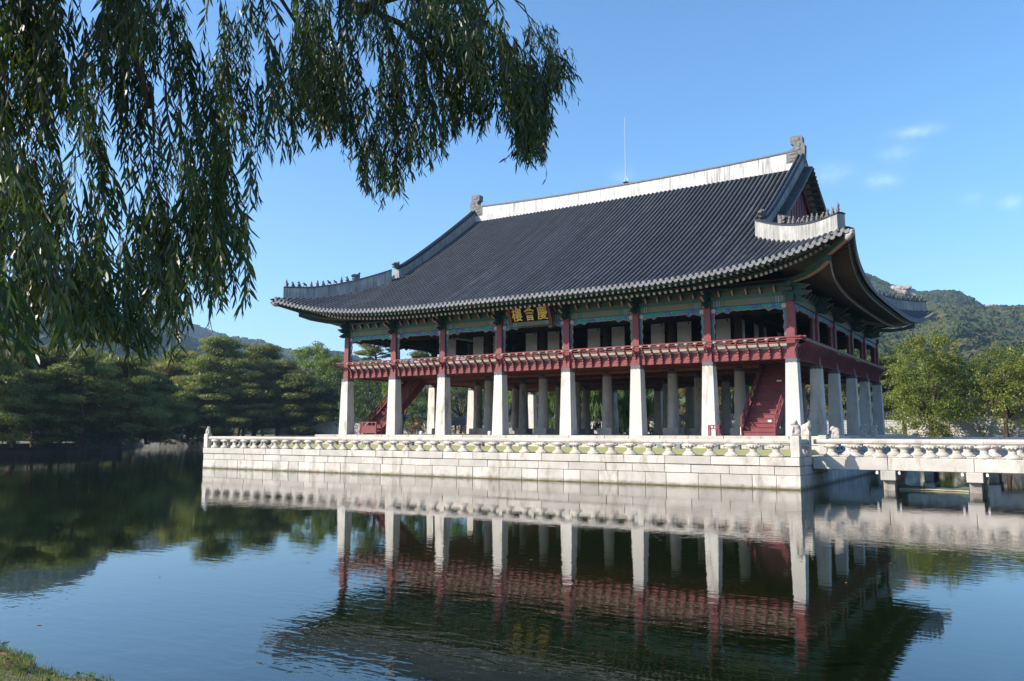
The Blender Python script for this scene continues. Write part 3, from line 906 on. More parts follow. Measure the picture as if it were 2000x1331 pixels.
def wall_sweep(P, w, h, mat, name, side=None, h1=None, cap=True, drop=.25, smooth_top=True, parent=None):
    """A plastered ridge: a wall of width w whose foot follows P and whose top stands h (to h1) above it, with a dark row of cap tiles."""
    b = MB(); L = len(P); vs = []; tops = []
    for i in range(L):
        p = Vector(P[i]); d = Vector(P[min(i + 1, L - 1)]) - Vector(P[max(i - 1, 0)])
        n = Vector((-d.y, d.x, 0)); n = n.normalized() if n.length > 1e-6 else Vector((1, 0, 0))
        if side is not None: n = Vector(side)
        hh = h + ((h1 if h1 is not None else h) - h) * i / (L - 1)
        vs += [p - n * w / 2 - Vector((0, 0, drop)), p - n * w / 2 + Vector((0, 0, hh)), p + n * w / 2 + Vector((0, 0, hh)), p + n * w / 2 - Vector((0, 0, drop))]
        tops.append((p + Vector((0, 0, hh)), n))
    fs = []
    for i in range(L - 1):
        for k in range(4):
            a, c_ = i * 4 + k, i * 4 + (k + 1) % 4
            fs.append((a, c_, c_ + 4, a + 4))
    fs += [(0, 1, 2, 3), tuple(range(4 * L - 4, 4 * L))]
    b.add(vs, fs)
    o = part(name, b, mat, parent or pav)
    if cap:
        b = MB()
        vs = []
        for p, n in tops:
            for a, z in ((-w / 2 - .06, .0), (-w / 2 - .05, .05), (-w * .22, .12), (w * .22, .12), (w / 2 + .05, .05), (w / 2 + .06, .0)):
                vs.append(p + n * a + Vector((0, 0, z + .004)))
        m = 6
        fs = [(i * m + k, i * m + (k + 1) % m, (i + 1) * m + (k + 1) % m, (i + 1) * m + k) for i in range(L - 1) for k in range(m)]
        fs += [tuple(range(m)), tuple(range((L - 1) * m, L * m))]
        b.add(vs, fs)
        part('ridge_cap', b, M['finial'] if mat is M['plaster'] else M['tile'], o)
    return o
# main ridge: sagging between its raised ends
RX0, RX1 = -31.9, -2.5
P = []; n = 24
for k in range(n + 1):
    x = RX0 + (RX1 - RX0) * k / n
    e = abs(2 * k / n - 1)
    P.append((x, YM, 22.2 + .08 * e ** 2.2))
b = MB()
vs = []
for x, y, z in P:
    e = abs((x - XM) / 14.7); zt = 23.22 + .32 * e ** 2.2
    vs += [(x, YM - .28, z - .1), (x, YM - .26, zt), (x, YM + .26, zt), (x, YM + .28, z - .1)]
b.add(vs, [(i * 4 + k, i * 4 + (k + 1) % 4, i * 4 + 4 + (k + 1) % 4, i * 4 + 4 + k) for i in range(n) for k in range(4)] + [(0, 1, 2, 3), (4 * n, 4 * n + 1, 4 * n + 2, 4 * n + 3)])
mr = part('main_ridge', b, M['plaster'], pav)
b = MB(); vs = []
for x, y, z in P:
    e = abs((x - XM) / 14.7); zt = 23.224 + .32 * e ** 2.2
    vs += [(x, YM - .33, zt), (x, YM - .33, zt + .11), (x, YM - .13, zt + .19), (x, YM + .13, zt + .19), (x, YM + .33, zt + .11), (x, YM + .33, zt)]
b.add(vs, [(i * 6 + k, i * 6 + (k + 1) % 6, i * 6 + 6 + (k + 1) % 6, i * 6 + 6 + k) for i in range(n) for k in range(6)] + [tuple(range(6)), tuple(range(6 * n, 6 * n + 6))])
part('ridge_cap', b, M['finial'], mr)
# owl-tail ornaments at both ends (outline in the plane of the ridge, facing inward)
fin = [(-.12, -.75), (1.18, -.75), (1.15, .16), (.78, .28), (.60, .44), (.63, .62), (.84, .71), (.87, 1.18), (.79, 1.27), (.06, 1.27), (-.05, 1.15), (-.04, .72), (-.20, .50), (-.18, .02)]
def finial(x, s_):
    b = MB(); b.prism(fin, lambda a, c_, t: (x - s_ * (a - .25), YM + t, 23.45 + c_), -.30, .30)
    o = part('ridge_ornament', b, M['finial'], pav)
    b = MB()
    for ya in (-.33, .33):
        for (a, c_, ra, rc) in ((.40, 1.0, .30, .17), (.40, 1.0, .13, .07), (.20, .55, .12, .16), (.25, .25, .16, .12), (.65, -.05, .36, .10), (.55, -.35, .40, .12), (.30, -.6, .2, .08), (.85, -.6, .2, .08)):
            b.ball((x - s_ * (a - .25), YM + ya * .90, 23.45 + c_), (ra, .045, rc), 10, 6)
    part('carved_relief', b, M['finial'], o, True)
finial(RX1 + .1, 1); finial(RX0 - .1, -1)
# descending ridges beside the gables, then hip ridges to the corners
def dragon(p, dirv, s_=1.0, parent=None):
    """A squat dragon head: block with snout, brows and open jaw, facing along dirv."""
    b = MB()
    b.box(-.30, .16, -.17, .17, 0, .48)
    b.prism([(.16, .18), (.42, .20), (.52, .30), (.46, .42), (.16, .52)], lambda a, c_, t: (a, t, c_), -.13, .13)
    b.prism([(.16, .0), (.40, -.02), (.46, .08), (.16, .12)], lambda a, c_, t: (a, t, c_), -.11, .11)
    b.ball((.05, -.16, .40), (.12, .07, .10), 8, 5); b.ball((.05, .16, .40), (.12, .07, .10), 8, 5)
    b.prism([(-.30, .45), (-.08, .45), (-.18, .66), (-.34, .62)], lambda a, c_, t: (a, t, c_), -.15, .15)
    return part('dragon_head', b, M['figure'], parent or pav, loc=p, rz=math.atan2(dirv[1], dirv[0]), scale=s_)
def fig_mesh(kind):
    b = MB()
    if kind == 0:      # seated beast, upright
        b.ball((0, 0, .20), (.13, .10, .20), 8, 6); b.ball((.07, 0, .42), (.10, .085, .10), 8, 6); b.ball((.16, 0, .40), (.06, .05, .05), 6, 5)
        b.tube([(.10, -.06, .25), (.16, -.07, 0)], .035, 5); b.tube([(.10, .06, .25), (.16, .07, 0)], .035, 5); b.ball((-.10, 0, .08), (.12, .10, .08), 8, 5)
        b.tube([(.02, -.05, .48), (.0, -.06, .58)], .025, 4); b.tube([(.02, .05, .48), (.0, .06, .58)], .025, 4)
    elif kind == 1:    # crouching, head thrust forward
        b.ball((0, 0, .22), (.18, .09, .11), 8, 6, rot=Matrix.Rotation(-.6, 3, 'Y')); b.ball((.16, 0, .36), (.09, .08, .08), 8, 6)
        for x, y in ((.10, -.06), (.10, .06)): b.tube([(x, y, .26), (x + .08, y, 0)], .03, 5)
        for x, y in ((-.10, -.06), (-.10, .06)): b.tube([(x, y, .18), (x - .05, y, 0)], .035, 5)
    elif kind == 2:    # monk-like figure with folded arms
        b.lathe([(.12, 0), (.13, .12), (.10, .30), (.06, .40)], 8); b.ball((0, 0, .46), (.075, .07, .09), 8, 6); b.tube([(.08, -.10, .26), (.13, 0, .24), (.08, .10, .26)], .035, 5)
    else:              # leading figure with raised head
        b.ball((0, 0, .2), (.14, .10, .20), 8, 6); b.ball((.06, 0, .43), (.09, .08, .12), 8, 6); b.tube([(.04, 0, .5), (.0, 0, .68)], [.05, .015], 5)
    return b.mesh('roof_figure', M['figure'], True)
figs = [fig_mesh(k) for k in range(4)]
def eave_corner(sx, sy): return (OC if sx > 0 else XS[0] - OC, -OC if sy < 0 else YS[-1] + OC)
for sx in (1, -1):
    for sy in (-1, 1):
        mx = lambda x: x if sx > 0 else 2 * XM - x
        my = lambda y: y if sy < 0 else 2 * YM - y
        P = []
        for k in range(15):
            y = YM - .15 - (YM - 3.2) * k / 14
            P.append((mx(-2.3), my(y), z_front(-2.3, y) + .02 + (.08 if k == 14 else 0)))
        o = wall_sweep(P, .46, .98, M['hip'], 'descending_ridge', side=(1, 0, 0), h1=.72)
        for off in (-.13, .15):
            b = MB(); b.tube([(p[0] + off, p[1], p[2] + .98 - .26 * i / 14 + .17) for i, p in enumerate(P)], .085, 8); part('ridge_cap_tube', b, M['tile'], o, True)
        e = P[-1]
        ydir = -1 if sy < 0 else 1
        dragon((mx(-2.3), my(2.95), e[2] + .82), (0, ydir), .86)
        H = []
        for k in range(15):
            q = k / 14; d = 2.35 - q * 5.95          # runs along the diagonal from (-2.35, 2.35) to (3.6, -3.6)
            x, y = -d, d
            H.append((mx(x), my(y), (z_front(x, y) + z_side(x, y)) / 2 + .02))
        wall_sweep(H, .46, .96, M['hip'], 'hip_ridge', h1=.76)
        dv = (H[-1][0] - H[0][0], H[-1][1] - H[0][1])
        if not (sx < 0 and sy > 0):
            def at_h(q):
                i = min(13, int(q * 14)); t = q * 14 - i
                a, c_ = Vector(H[i]), Vector(H[i + 1]); p = a.lerp(c_, t); p.z += .96 + (.76 - .96) * q + .115
                return p
            dragon(at_h(.33), dv, .86)
            for k in range(11):
                link('roof_figure', figs[3 if k == 10 else (k * 2 + k // 3) % 3], pav, at_h(.415 + .0555 * k), math.atan2(dv[1], dv[0]), scale=.82 + .08 * math.sin(k * 2.7))
        # corner beams beneath and the grey-green beast cap on the tip
        cx, cy = mx(0), my(0)
        ux, uy = (1 if sx > 0 else -1), (-1 if sy < 0 else 1)
        def hipbeam(pts, w, mats, nm, hgt):
            b = MB(); vs = []
            n2 = Vector((-uy, ux, 0)).normalized() * w / 2
            for q, z in pts:
                p = Vector((cx + ux * q, cy + uy * q, z)); vs += [p - n2, p + n2, p + n2 + Vector((0, 0, hgt)), p - n2 + Vector((0, 0, hgt))]
            L = len(pts)
            for i in range(L - 1):
                for k in range(4):
                    a, c_ = i * 4 + k, i * 4 + (k + 1) % 4
                    b.add([vs[a], vs[c_], vs[c_ + 4], vs[a + 4]], [(0, 1, 2, 3)], 1 if k == 0 else 0)
            b.add(vs[:4], [(0, 1, 2, 3)]); b.add(vs[-4:], [(0, 1, 2, 3)])
            return part(nm, b, mats, pav)
        hipbeam([(-1.2, 11.35), (.3, 11.2), (1.2, 11.22), (2.1, 11.42), (2.75, 11.72)], .30, [M['green'], M['pink']], 'hip_rafter', .28)
        hipbeam([(1.2, 11.62), (2.1, 11.82), (3.0, 12.12), (4.05, 12.55)], .26, [M['green'], M['pink']], 'hip_rafter_tip', .26)
        b = MB()
        b.ball((.05, 0, .12), (.34, .19, .20), 10, 7); b.ball((.30, 0, .22), (.17, .14, .14), 8, 6); b.ball((.02, -.14, .26), (.09, .06, .07), 6, 5); b.ball((.02, .14, .26), (.09, .06, .07), 6, 5)
        b.prism([(.28, .02), (.45, .06), (.42, .12), (.25, .12)], lambda a, c_, t: (a, t, c_), -.10, .10)
        part('corner_beast_cap', b, M['old_stone'], pav, True, loc=(cx + ux * 4.02, cy + uy * 4.02, 12.52), rot=(0, -.35, math.atan2(uy, ux)))

# rafters: round ones with flower-painted ends, square flying rafters above, boards between
b = MB(); b.tube([(0, 0, 0), (0, 3.4, 0)], .10, 10, True); b.mi = [0] * len(b.f)
for i, f in enumerate(b.f):
    if len(f) == 10: b.mi[i] = 1
raf_me = b.mesh('round_rafter', [M['rafter'], M['flower']])
b = MB(); b.box(-.065, .065, 0, 1.7, -.07, .07); b.mi[2] = 1; fly_me = b.mesh('flying_rafter', [M['rafter'], M['fly_end']])
def aim(me, name, tip, inner, L):
    d = Vector(inner) - Vector(tip); s_ = d.length / L
    ex = math.atan2(d.z, math.hypot(d.x, d.y)); rz = math.atan2(d.y, d.x) - math.pi / 2
    return link(name, me, pav, tip, rot=(ex, 0, rz), scale=(1, s_, 1))
def eave_set(n, length, lat, to_world):
    for k in range(n + 1):
        a = -OC + .45 + (length + 2 * OC - .9) * k / n
        la = lat(a); wv = corner_w(la)
        out = OV + (OC - OV) * wv
        lf = LIFT * wv
        # fan towards the corner near the ends
        e = min(a, length - a)
        if e > 1.2: ain = a
        else:
            s_ = (1.2 - e) * .80
            ain = a + s_ if a < length / 2 else a - s_
        tip = to_world(a + (ain - a) * .30, out - 1.45 + .0 * wv, 10.93 + lf * .80)
        zin = 12.35
        inn = to_world(ain, -1.0, zin - .0)
        yield k, a, ain, out, lf, tip, inn
for sd_name, n, length, tow in (('front', 115, 34.4, lambda a, o, z: Vector((XS[0] + a, -o, z))), ('east', 98, YS[-1], lambda a, o, z: Vector((o, a, z)))):
    lat = (lambda a: front_lat(XS[0] + a)) if sd_name == 'front' else side_lat
    S1, S2, S3, S4, G1, G2 = [], [], [], [], [], []
    for k, a, ain, out, lf, tip, inn in eave_set(n, length, lat, tow):
        d0 = (inn - tip)
        aim(raf_me, 'rafter', tip, tip + d0.normalized() * 3.3, 3.4)
        ft = tow(a + (ain - a) * .08, out - .32, 11.06 + lf * .92); fi = tow(a + (ain - a) * .45, out - 2.05, 11.34 + lf * .66)
        aim(fly_me, 'flying_rafter', ft, fi, 1.7)
        up = Vector((0, 0, .103))
        S1.append(tip + up + d0.normalized() * -.05); S2.append(tip + up + d0.normalized() * 3.3)
        u2 = Vector((0, 0, .074)); S3.append(ft + u2 + (ft - fi).normalized() * .06); S4.append(fi + u2)
        G1.append(tip + Vector((0, 0, .107)) + (tip - inn).normalized() * .04); G2.append(ft + Vector((0, 0, .078)) + (ft - fi).normalized() * .05)
    def strip(A, B, nm, mat):
        b = MB(); m = len(A); b.add([tuple(p) for p in A] + [tuple(p) for p in B], [(i, i + 1, m + i + 1, m + i) for i in range(m - 1)]); part(nm, b, mat, pav)
    strip(S1, S2, 'soffit_board', M['soffit']); strip(S3, S4, 'upper_soffit_board', M['soffit'])
    for G, nm, hh, mat in ((G1, 'green_eave_batten', .07, M['green']), (G2, 'eave_fascia', .10, M['green_dark'])):
        b = MB(); vs = []
        for i, p in enumerate(G):
            d = (G[min(i + 1, len(G) - 1)] - G[max(i - 1, 0)]).normalized(); q = Vector((d.y, -d.x, 0)).normalized() * .05
            vs += [p - q, p + q, p + q + Vector((0, 0, hh)), p - q + Vector((0, 0, hh))]
        b.add(vs, [(i * 4 + k, i * 4 + (k + 1) % 4, i * 4 + 4 + (k + 1) % 4, i * 4 + 4 + k) for i in range(len(G) - 1) for k in range(4)])
        part(nm, b, mat, pav)
# plain soffits on the two sides turned away
for mirror in ('x', 'y'):
    A, B = [], []
    n = 40
    Lg = YS[-1] if mirror == 'x' else 34.4
    for k in range(n + 1):
        a = -OC + .2 + (Lg + 2 * OC - .4) * k / n
        wv = corner_w(side_lat(a) if mirror == 'x' else front_lat(XS[0] + a)); out = OV + (OC - OV) * wv
        e = clamp(a, .2, Lg - .2)
        if mirror == 'x': A.append((XS[0] - out + .1, a, 11.20 + LIFT * wv * .95)); B.append((XS[0] + 1.2, e, 12.3))
        else: A.append((XS[0] + a, YS[-1] + out - .1, 11.20 + LIFT * wv * .95)); B.append((XS[0] + e, YS[-1] - 1.2, 12.3))
    b = MB(); b.add(A + B, [(i, i + 1, n + 2 + i, n + 1 + i) for i in range(n)]); part('soffit_board', b, M['soffit'], pav)

# gables
for sx in (1, -1):
    mx = lambda x: x if sx > 0 else 2 * XM - x
    yb0, yb1 = 2.4, 2 * YM - 2.4
    if sx > 0:
        n = 58
        for k in range(n):
            y0 = yb0 + (yb1 - yb0) * k / n; y1 = yb0 + (yb1 - yb0) * (k + 1) / n - .02
            t0 = z_front(-6, min(y0, 2 * YM - y0)) - .25; t1 = z_front(-6, min(y1, 2 * YM - y1)) - .25
            b = MB(); zb = 14.3; o = .03 * (k % 2)
            if max(t0, t1) < zb + .3: continue
            b.add([(XG - .08, y0, zb), (XG + o, y0, zb), (XG + o, y1, zb), (XG - .08, y1, zb), (XG - .08, y0, t0), (XG + o, y0, t0), (XG + o, y1, t1), (XG - .08, y1, t1)],
                  [(0, 3, 2, 1), (4, 5, 6, 7), (0, 1, 5, 4), (1, 2, 6, 5), (2, 3, 7, 6), (3, 0, 4, 7)])
            part('gable_board', b, M['maroon'], pav)
    else:
        b = MB(); b.prism([(yb0, 14.3), (YM, ZR - .25), (yb1, 14.3)], lambda a, c_, t: (mx(XG) + t, a, c_), 0, .1); part('gable_board', b, M['maroon'], pav)
    for sy in (-1, 1):
        my = lambda y: y if sy < 0 else 2 * YM - y
        ys = [2.3 + (YM - 2.3) * k / 14 for k in range(15)]
        # deep bargeboard under the verge, and the sheet that carries the verge tiles
        b = MB(); vs = []
        for y in ys:
            z = z_front(-6, y); vs += [(mx(-2.50), my(y), z - 1.05), (mx(-2.40), my(y), z - 1.05), (mx(-2.40), my(y), z - .12), (mx(-2.50), my(y), z - .12)]
        b.add(vs, [(i * 4 + k, i * 4 + (k + 1) % 4, i * 4 + 4 + (k + 1) % 4, i * 4 + 4 + k) for i in range(14) for k in range(4)] + [(0, 1, 2, 3), (56, 57, 58, 59)])
        part('bargeboard', b, M['maroon'], pav)
        b = MB(); vs = []
        for y in ys:
            z = z_front(-6, y); vs += [(mx(-2.4), my(y), z - .1), (mx(-1.55), my(y), z - .14), (mx(-1.55), my(y), z - .08), (mx(-2.4), my(y), z - .02)]
        b.add(vs, [(i * 4 + k, i * 4 + (k + 1) % 4, i * 4 + 4 + (k + 1) % 4, i * 4 + 4 + k) for i in range(14) for k in range(4)] + [(0, 1, 2, 3), (56, 57, 58, 59)])
        part('verge_board', b, M['soffit'], pav)
        if sx > 0:
            n = 36
            for k in range(n):
                y = 2.5 + (YM - 2.55) * (k + .5) / n; z = z_front(-6, y) + .02
                b = MB(); b.tube([(-2.1, my(y), z + .03), (-1.46, my(y), z - .06)], .125, 8); part('verge_tile', b, M['tile'], pav, True)
            for k in range(22):
                y = 2.8 + (YM - 3.0) * (k + .5) / 22; z = z_front(-6, y) - .22
                b = MB(); b.box(-2.39, -1.56, my(y) - .07, my(y) + .07, z - .10, z + .07); part('verge_rafter', b, M['rafter'], pav)
# lower apron where the east slope meets the gable
b = MB(); b.box(XG - .05, XG + .5, 2.6, YS[-1] - 2.6, 14.3, 15.05); part('gable_apron', b, M['tile'], pav)

# two staircases up from the plinth
def stairs(x0, x1, label_rails=True):
    y0, y1, z0, z1 = .5, 6.2, PLZ, 7.3
    n = 18
    w = .07
    def slant(xa, xb, lo, hi):
        b = MB(); b.add([(xa, y0, z0), (xb, y0, z0), (xb, y0 + .05, z0 + hi), (xa, y0 + .05, z0 + hi), (xa, y1, z1 - .2 - lo), (xb, y1, z1 - .2 - lo), (xb, y1, z1 + hi - .2), (xa, y1, z1 + hi - .2), (xa, y0 + lo * 1.2, z0), (xb, y0 + lo * 1.2, z0)],
                        [(0, 1, 2, 3), (2, 3, 7, 6), (0, 3, 7, 4, 8), (1, 9, 5, 6, 2), (4, 7, 6, 5), (8, 4, 5, 9), (0, 8, 9, 1)])
        return b
    st = part('staircase', slant(x0, x0 + w, .35, .42), M['red'], pav)
    part('stringer', slant(x1 - w, x1, .35, .42), M['red'], st)
    for k in range(n):
        ya = y0 + .1 + (y1 - y0 - .1) * k / n; za = z0 + (z1 - z0 - .1) * k / n
        dy, dz = (y1 - y0 - .1) / n, (z1 - z0 - .1) / n
        b = MB(); b.box(x0 + w, x1 - w, ya, ya + .035, za, za + dz - .045); b.box(x0 + w, x1 - w, ya - .04, ya + dy + .02, za + dz - .045, za + dz)
        part('step', b, M['red'], st)
    for xr in (x0 + .03, x1 - .03):
        for hh, r in ((1.0, .05), (.72, .028)):
            b = MB(); b.tube([(xr, y0 + .05, z0 + hh), (xr, y1 - .2, z1 + hh - .4)], r, 8); part('handrail', b, M['red'], st, True)
        for k in range(9):
            q = k / 8; b = MB(); yy = y0 + .05 + (y1 - y0 - .3) * q; zz = z0 + (z1 - z0 - .4) * q
            b.box(xr - .04, xr + .04, yy - .04, yy + .04, zz + .2, zz + 1.0 + (.12 if k == 0 else 0)); part('rail_post', b, M['red_dark'] if k else M['red'], st)
    return st
st1 = stairs(-3.25, -1.25)
b = MB(); b.box(-1.68, -1.48, .62, .64, 3.28, 3.40); part('white_notice', b, M['white_lamp'], st1)
b = MB(); b.box(-2.05, -1.75, 4.2, 4.22, 5.82, 5.92); part('white_notice', b, M['white_lamp'], st1)
st2 = stairs(-33.15, -31.25)
# a low panelled gate across the foot of the west staircase
b = MB()
for x in (-33.2, -31.6): b.box(x, x + .1, .2, .3, PLZ, PLZ + .98)
for z in (PLZ + .10, PLZ + .62, PLZ + .9): b.box(-33.1, -31.6, .22, .28, z, z + .07)
for k in range(1, 4): b.box(-33.2 + k * .4, -33.15 + k * .4, .22, .28, PLZ + .69, PLZ + .9)
b.box(-33.1, -31.6, .235, .265, PLZ + .17, PLZ + .62)
part('stair_gate', b, M['red'], st2)

# ================================================================ SIGNBOARD, ROD
def text_mesh(ch, name, h, ext):
    cu = bpy.data.curves.new(name, 'FONT')
    cu.body = ch; cu.size = h; cu.extrude = ext; cu.offset = .008; cu.align_x = 'CENTER'
    o = bpy.data.objects.new(name, cu); col.objects.link(o)
    dg = bpy.context.evaluated_depsgraph_get()
    me = bpy.data.meshes.new_from_object(o.evaluated_get(dg))
    bpy.data.objects.remove(o); me.name = name
    me.materials.clear(); me.materials.append(M['gold'])
    return me
sg_loc = Vector((-17.02, -.62, 10.14))
tilt = R_(20)
sgn = thing('name_board', sg_loc, 'black name board with three gold characters under the eaves above the balcony', 'sign')
def sg(o_name, me): return link(o_name, me, sgn, sg_loc, rot=(tilt, 0, 0))
SW, SH = 1.45, 1.08
b = MB(); b.box(-SW, SW, -.03, .03, 0, SH); sg('board', b.mesh('board', M['plaque']))
for s_ in (-1, 1):
    b = MB(); b.prism([(s_ * SW, -.30), (s_ * (SW + .20), -.42), (s_ * (SW + .24), -.05), (s_ * (SW + .20), SH + .15), (s_ * SW, SH + .05)], lambda a, c_, t: (a, t, c_), -.12, .05)
    sg('side_frame', b.mesh('side_frame', M['red_dark']))
b = MB(); b.prism([(-SW, 0), (SW, 0), (SW + .08, -.24), (-SW - .08, -.24)], lambda a, c_, t: (a, -c_ * .55 * -1 + t, c_), -.05, .0); sg('lower_frame', b.mesh('lower_frame', M['lintel']))
b = MB(); b.prism([(-SW, SH), (SW, SH), (SW + .08, SH + .18), (-SW - .08, SH + .18)], lambda a, c_, t: (a, t, c_), -.10, .0); sg('upper_frame', b.mesh('upper_frame', M['red_dark']))
for k, ch in enumerate('樓會慶'):
    me = text_mesh(ch, 'gold_character', 1.0, .02)
    xs = np.array([v.co[:] for v in me.vertices])
    lo, hi = xs.min(0), xs.max(0)
    c0 = (lo + hi) / 2; s0 = np.array([.80, .92]) / np.maximum(hi - lo, 1e-3)[:2]
    for v in me.vertices:
        x, y, z = v.co
        v.co = (( x - c0[0]) * s0[0] + (k - 1) * 1.0, -.045 - z * .8, (y - c0[1]) * s0[1] + SH * .5)
    sg('gold_character', me)
rod = thing('lightning_rod', (-16.6, YM, 23.45), 'thin silver lightning rod standing on the white roof ridge', 'lightning rod')
b = MB(); b.tube([(-16.6, YM, 23.9), (-16.6, YM, 26.6), (-16.6, YM, 29.2)], [.05, .042, .03], 6); part('mast', b, M['metal'], rod)
b = MB()
for k in range(3):
    t = k * 2.094; b.tube([(-16.6 + .22 * math.cos(t), YM + .22 * math.sin(t), 23.5), (-16.6, YM, 24.1)], .02, 5)
part('tripod', b, M['metal'], rod)
b = MB(); b.lathe([(.26, 0), (.26, .04)], 12, c=(-16.6, YM, 23.50)); part('base_plate', b, M['collar'], rod)

# ================================================================ TERRACE
TX0, TX1, TY0, TY1 = -41.55, 2.09, -7.75, YS[-1] + 7.75
ter = thing('stone_terrace', (XM, YM, 0), 'square island terrace of white granite blocks rising from the pond', 'terrace')
b = MB(); b.box(TX0 + .5, TX1 - .5, TY0 + .5, TY1 - .5, -.4, 1.44); part('terrace_fill', b, M['soil'], ter)
def course(side, z0, z1, lens, proud, seed):
    r = random.Random(seed)
    L = (TX1 - TX0) if side in 'SN' else (TY1 - TY0)
    a = 0.0
    while a < L - .01:
        w = r.uniform(*lens)
        if L - a - w < lens[0] * .7: w = L - a
        p0, p1 = a + .008, a + w - .008
        pr = proud + r.uniform(-.012, .012)
        zz0, zz1 = z0 + .006, z1 - .006 - (r.uniform(0, .012) if z1 < 1.4 else 0)
        b = MB()
        if side == 'S': b.cbox(TX0 + p0, TX0 + p1, TY0 - pr, TY0 + .55, zz0, zz1, .016, jit=.008)
        if side == 'N': b.cbox(TX0 + p0, TX0 + p1, TY1 - .55, TY1 + pr, zz0, zz1, .016, jit=.008)
        if side == 'E': b.cbox(TX1 - .55, TX1 + pr, TY0 + .56 + p0 * (L - .56) / L, TY0 + .56 + p1 * (L - .56) / L - .01, zz0, zz1, .016, jit=.008)
        if side == 'W': b.cbox(TX0 - pr, TX0 + .55, TY0 + .56 + p0 * (L - .56) / L, TY0 + .56 + p1 * (L - .56) / L - .01, zz0, zz1, .016, jit=.008)
        part('coping_stone' if z1 > 1.4 else 'wall_stone', b, M['stone'], ter)
        a += w
for k, sd in enumerate('SENW'):
    course(sd, -.35, .66, (.95, 1.9), .0, 11 + k)
    course(sd, .66, 1.10, (1.2, 2.3), .0, 31 + k)
    course(sd, 1.10, 1.51, (2.2, 2.7), .06, 51 + k)
b = MB()                                # gently rising from the coping to the plinth
lo = [(TX0 + .5, TY0 + .5), (TX1 - .5, TY0 + .5), (TX1 - .5, TY1 - .5), (TX0 + .5, TY1 - .5)]
hi = [(XS[0] - 1.75, -1.75), (1.4, -1.75), (1.4, YS[-1] + 1.75), (XS[0] - 1.75, YS[-1] + 1.75)]
md = [((a[0] * .7 + c_[0] * .3), (a[1] * .7 + c_[1] * .3)) for a, c_ in zip(lo, hi)]
b.add([(x, y, 1.455) for x, y in lo] + [(x, y, 1.62) for x, y in md] + [(x, y, 1.775) for x, y in hi], [(i, (i + 1) % 4, (i + 1) % 4 + 4, i + 4) for i in range(4)] + [(i + 4, (i + 1) % 4 + 4, (i + 1) % 4 + 8, i + 8) for i in range(4)] + [(8, 9, 10, 11)])
structure('terrace_lawn', b.mesh('terrace_lawn', M['lawn']))
# waterline growth on the wall's foot
b = MB()
for k in range(160):
    x = TX0 + (TX1 - TX0) * k / 160; x2 = TX0 + (TX1 - TX0) * (k + 1) / 160; h = .03 + .03 * random.random()
    b.box(x, x2, TY0 - .022, TY0 - .002, -.05, h)
M['algae'] = m_plain('waterline_algae', (.10, .085, .03), (.16, .12, .05), 6, .8, .3)
o = part('waterline_algae', b, M['algae'], ter); o['kind'] = 'stuff'
# plinth under the pavilion: paved slabs with a stone edge
pl = thing('pavilion_plinth', (XM, YM, 1.45), 'low pale stone plinth with slab edging under the pillars', 'plinth')
px0, px1, py0, py1 = XS[0] - 1.7, 1.7, -1.7, YS[-1] + 1.7
b = MB(); b.box(px0 + .4, px1 - .4, py0 + .4, py1 - .4, 1.40, PLZ - .012); part('plinth_core', b, M['old_stone'], pl)
r = random.Random(5)
for sd in 'SENW':
    L = (px1 - px0) if sd in 'SN' else (py1 - py0); a = 0
    while a < L - .05:
        w_ = min(r.uniform(1.5, 2.6), L - a); w_ = L - a if L - a - w_ < .8 else w_
        for z0, z1, pr in ((1.42, 1.98, 0), (1.99, PLZ, .04)):
            b = MB(); q0, q1 = a + .01, a + w_ - .01
            if sd == 'S': b.cbox(px0 + q0, px0 + q1, py0 - pr, py0 + .42, z0, z1, .015)
            elif sd == 'N': b.cbox(px0 + q0, px0 + q1, py1 - .42, py1 + pr, z0, z1, .015)
            elif sd == 'E': b.cbox(px1 - .42, px1 + pr, py0 + .43 + q0 * (L - .86) / L, py0 + .43 + q1 * (L - .86) / L, z0, z1, .015)
            else: b.cbox(px0 - pr, px0 + .42, py0 + .43 + q0 * (L - .86) / L, py0 + .43 + q1 * (L - .86) / L, z0, z1, .015)
            part('edge_stone', b, M['stone'], pl)
        a += w_
for i in range(7):
    for j in range(5):
        b = MB(); b.box(XS[i] + .01, XS[i + 1] - .01, YS[j] + .01, YS[j + 1] - .01, PLZ - .011, PLZ + .004); part('paving_slab', b, M['paving'], pl)

# balustrade: lotus-leaf balusters carrying chamfered rails
def noisy(me, amp, sc, seed=0):
    for v in me.vertices:
        n = mnoise.noise(v.co * sc + Vector((seed, 0, 0)))
        v.co += v.co.normalized() * n * amp
    return me
def baluster_mesh(seed):
    b = MB()
    b.lathe([(.31, 0), (.345, .035), (.34, .09), (.29, .15), (.20, .21), (.16, .265), (.175, .28), (.175, .315), (.155, .33), (.16, .36), (.20, .415), (.29, .465), (.35, .51), (.355, .555), (.29, .585), (.28, .61)], 16, 1.0, .60)
    for s_ in (-1, 1):
        b.ball((s_ * .31, 0, .52), (.08, .15, .06), 8, 6); b.ball((s_ * .295, 0, .06), (.075, .15, .05), 8, 6)
    for k in range(-1, 2): b.ball((k * .14, -.175, .49), (.065, .05, .06), 6, 5)
    me = b.mesh('lotus_baluster', M['baluster'], True)
    return noisy(me, .014, 7, seed)
bals = [baluster_mesh(k * 7.3) for k in range(5)]
def post_mesh():
    b = MB(); b.cbox(-.21, .21, -.21, .21, 0, 1.02, .02); return b.mesh('square_post', M['stone'])
post_sq = post_mesh()
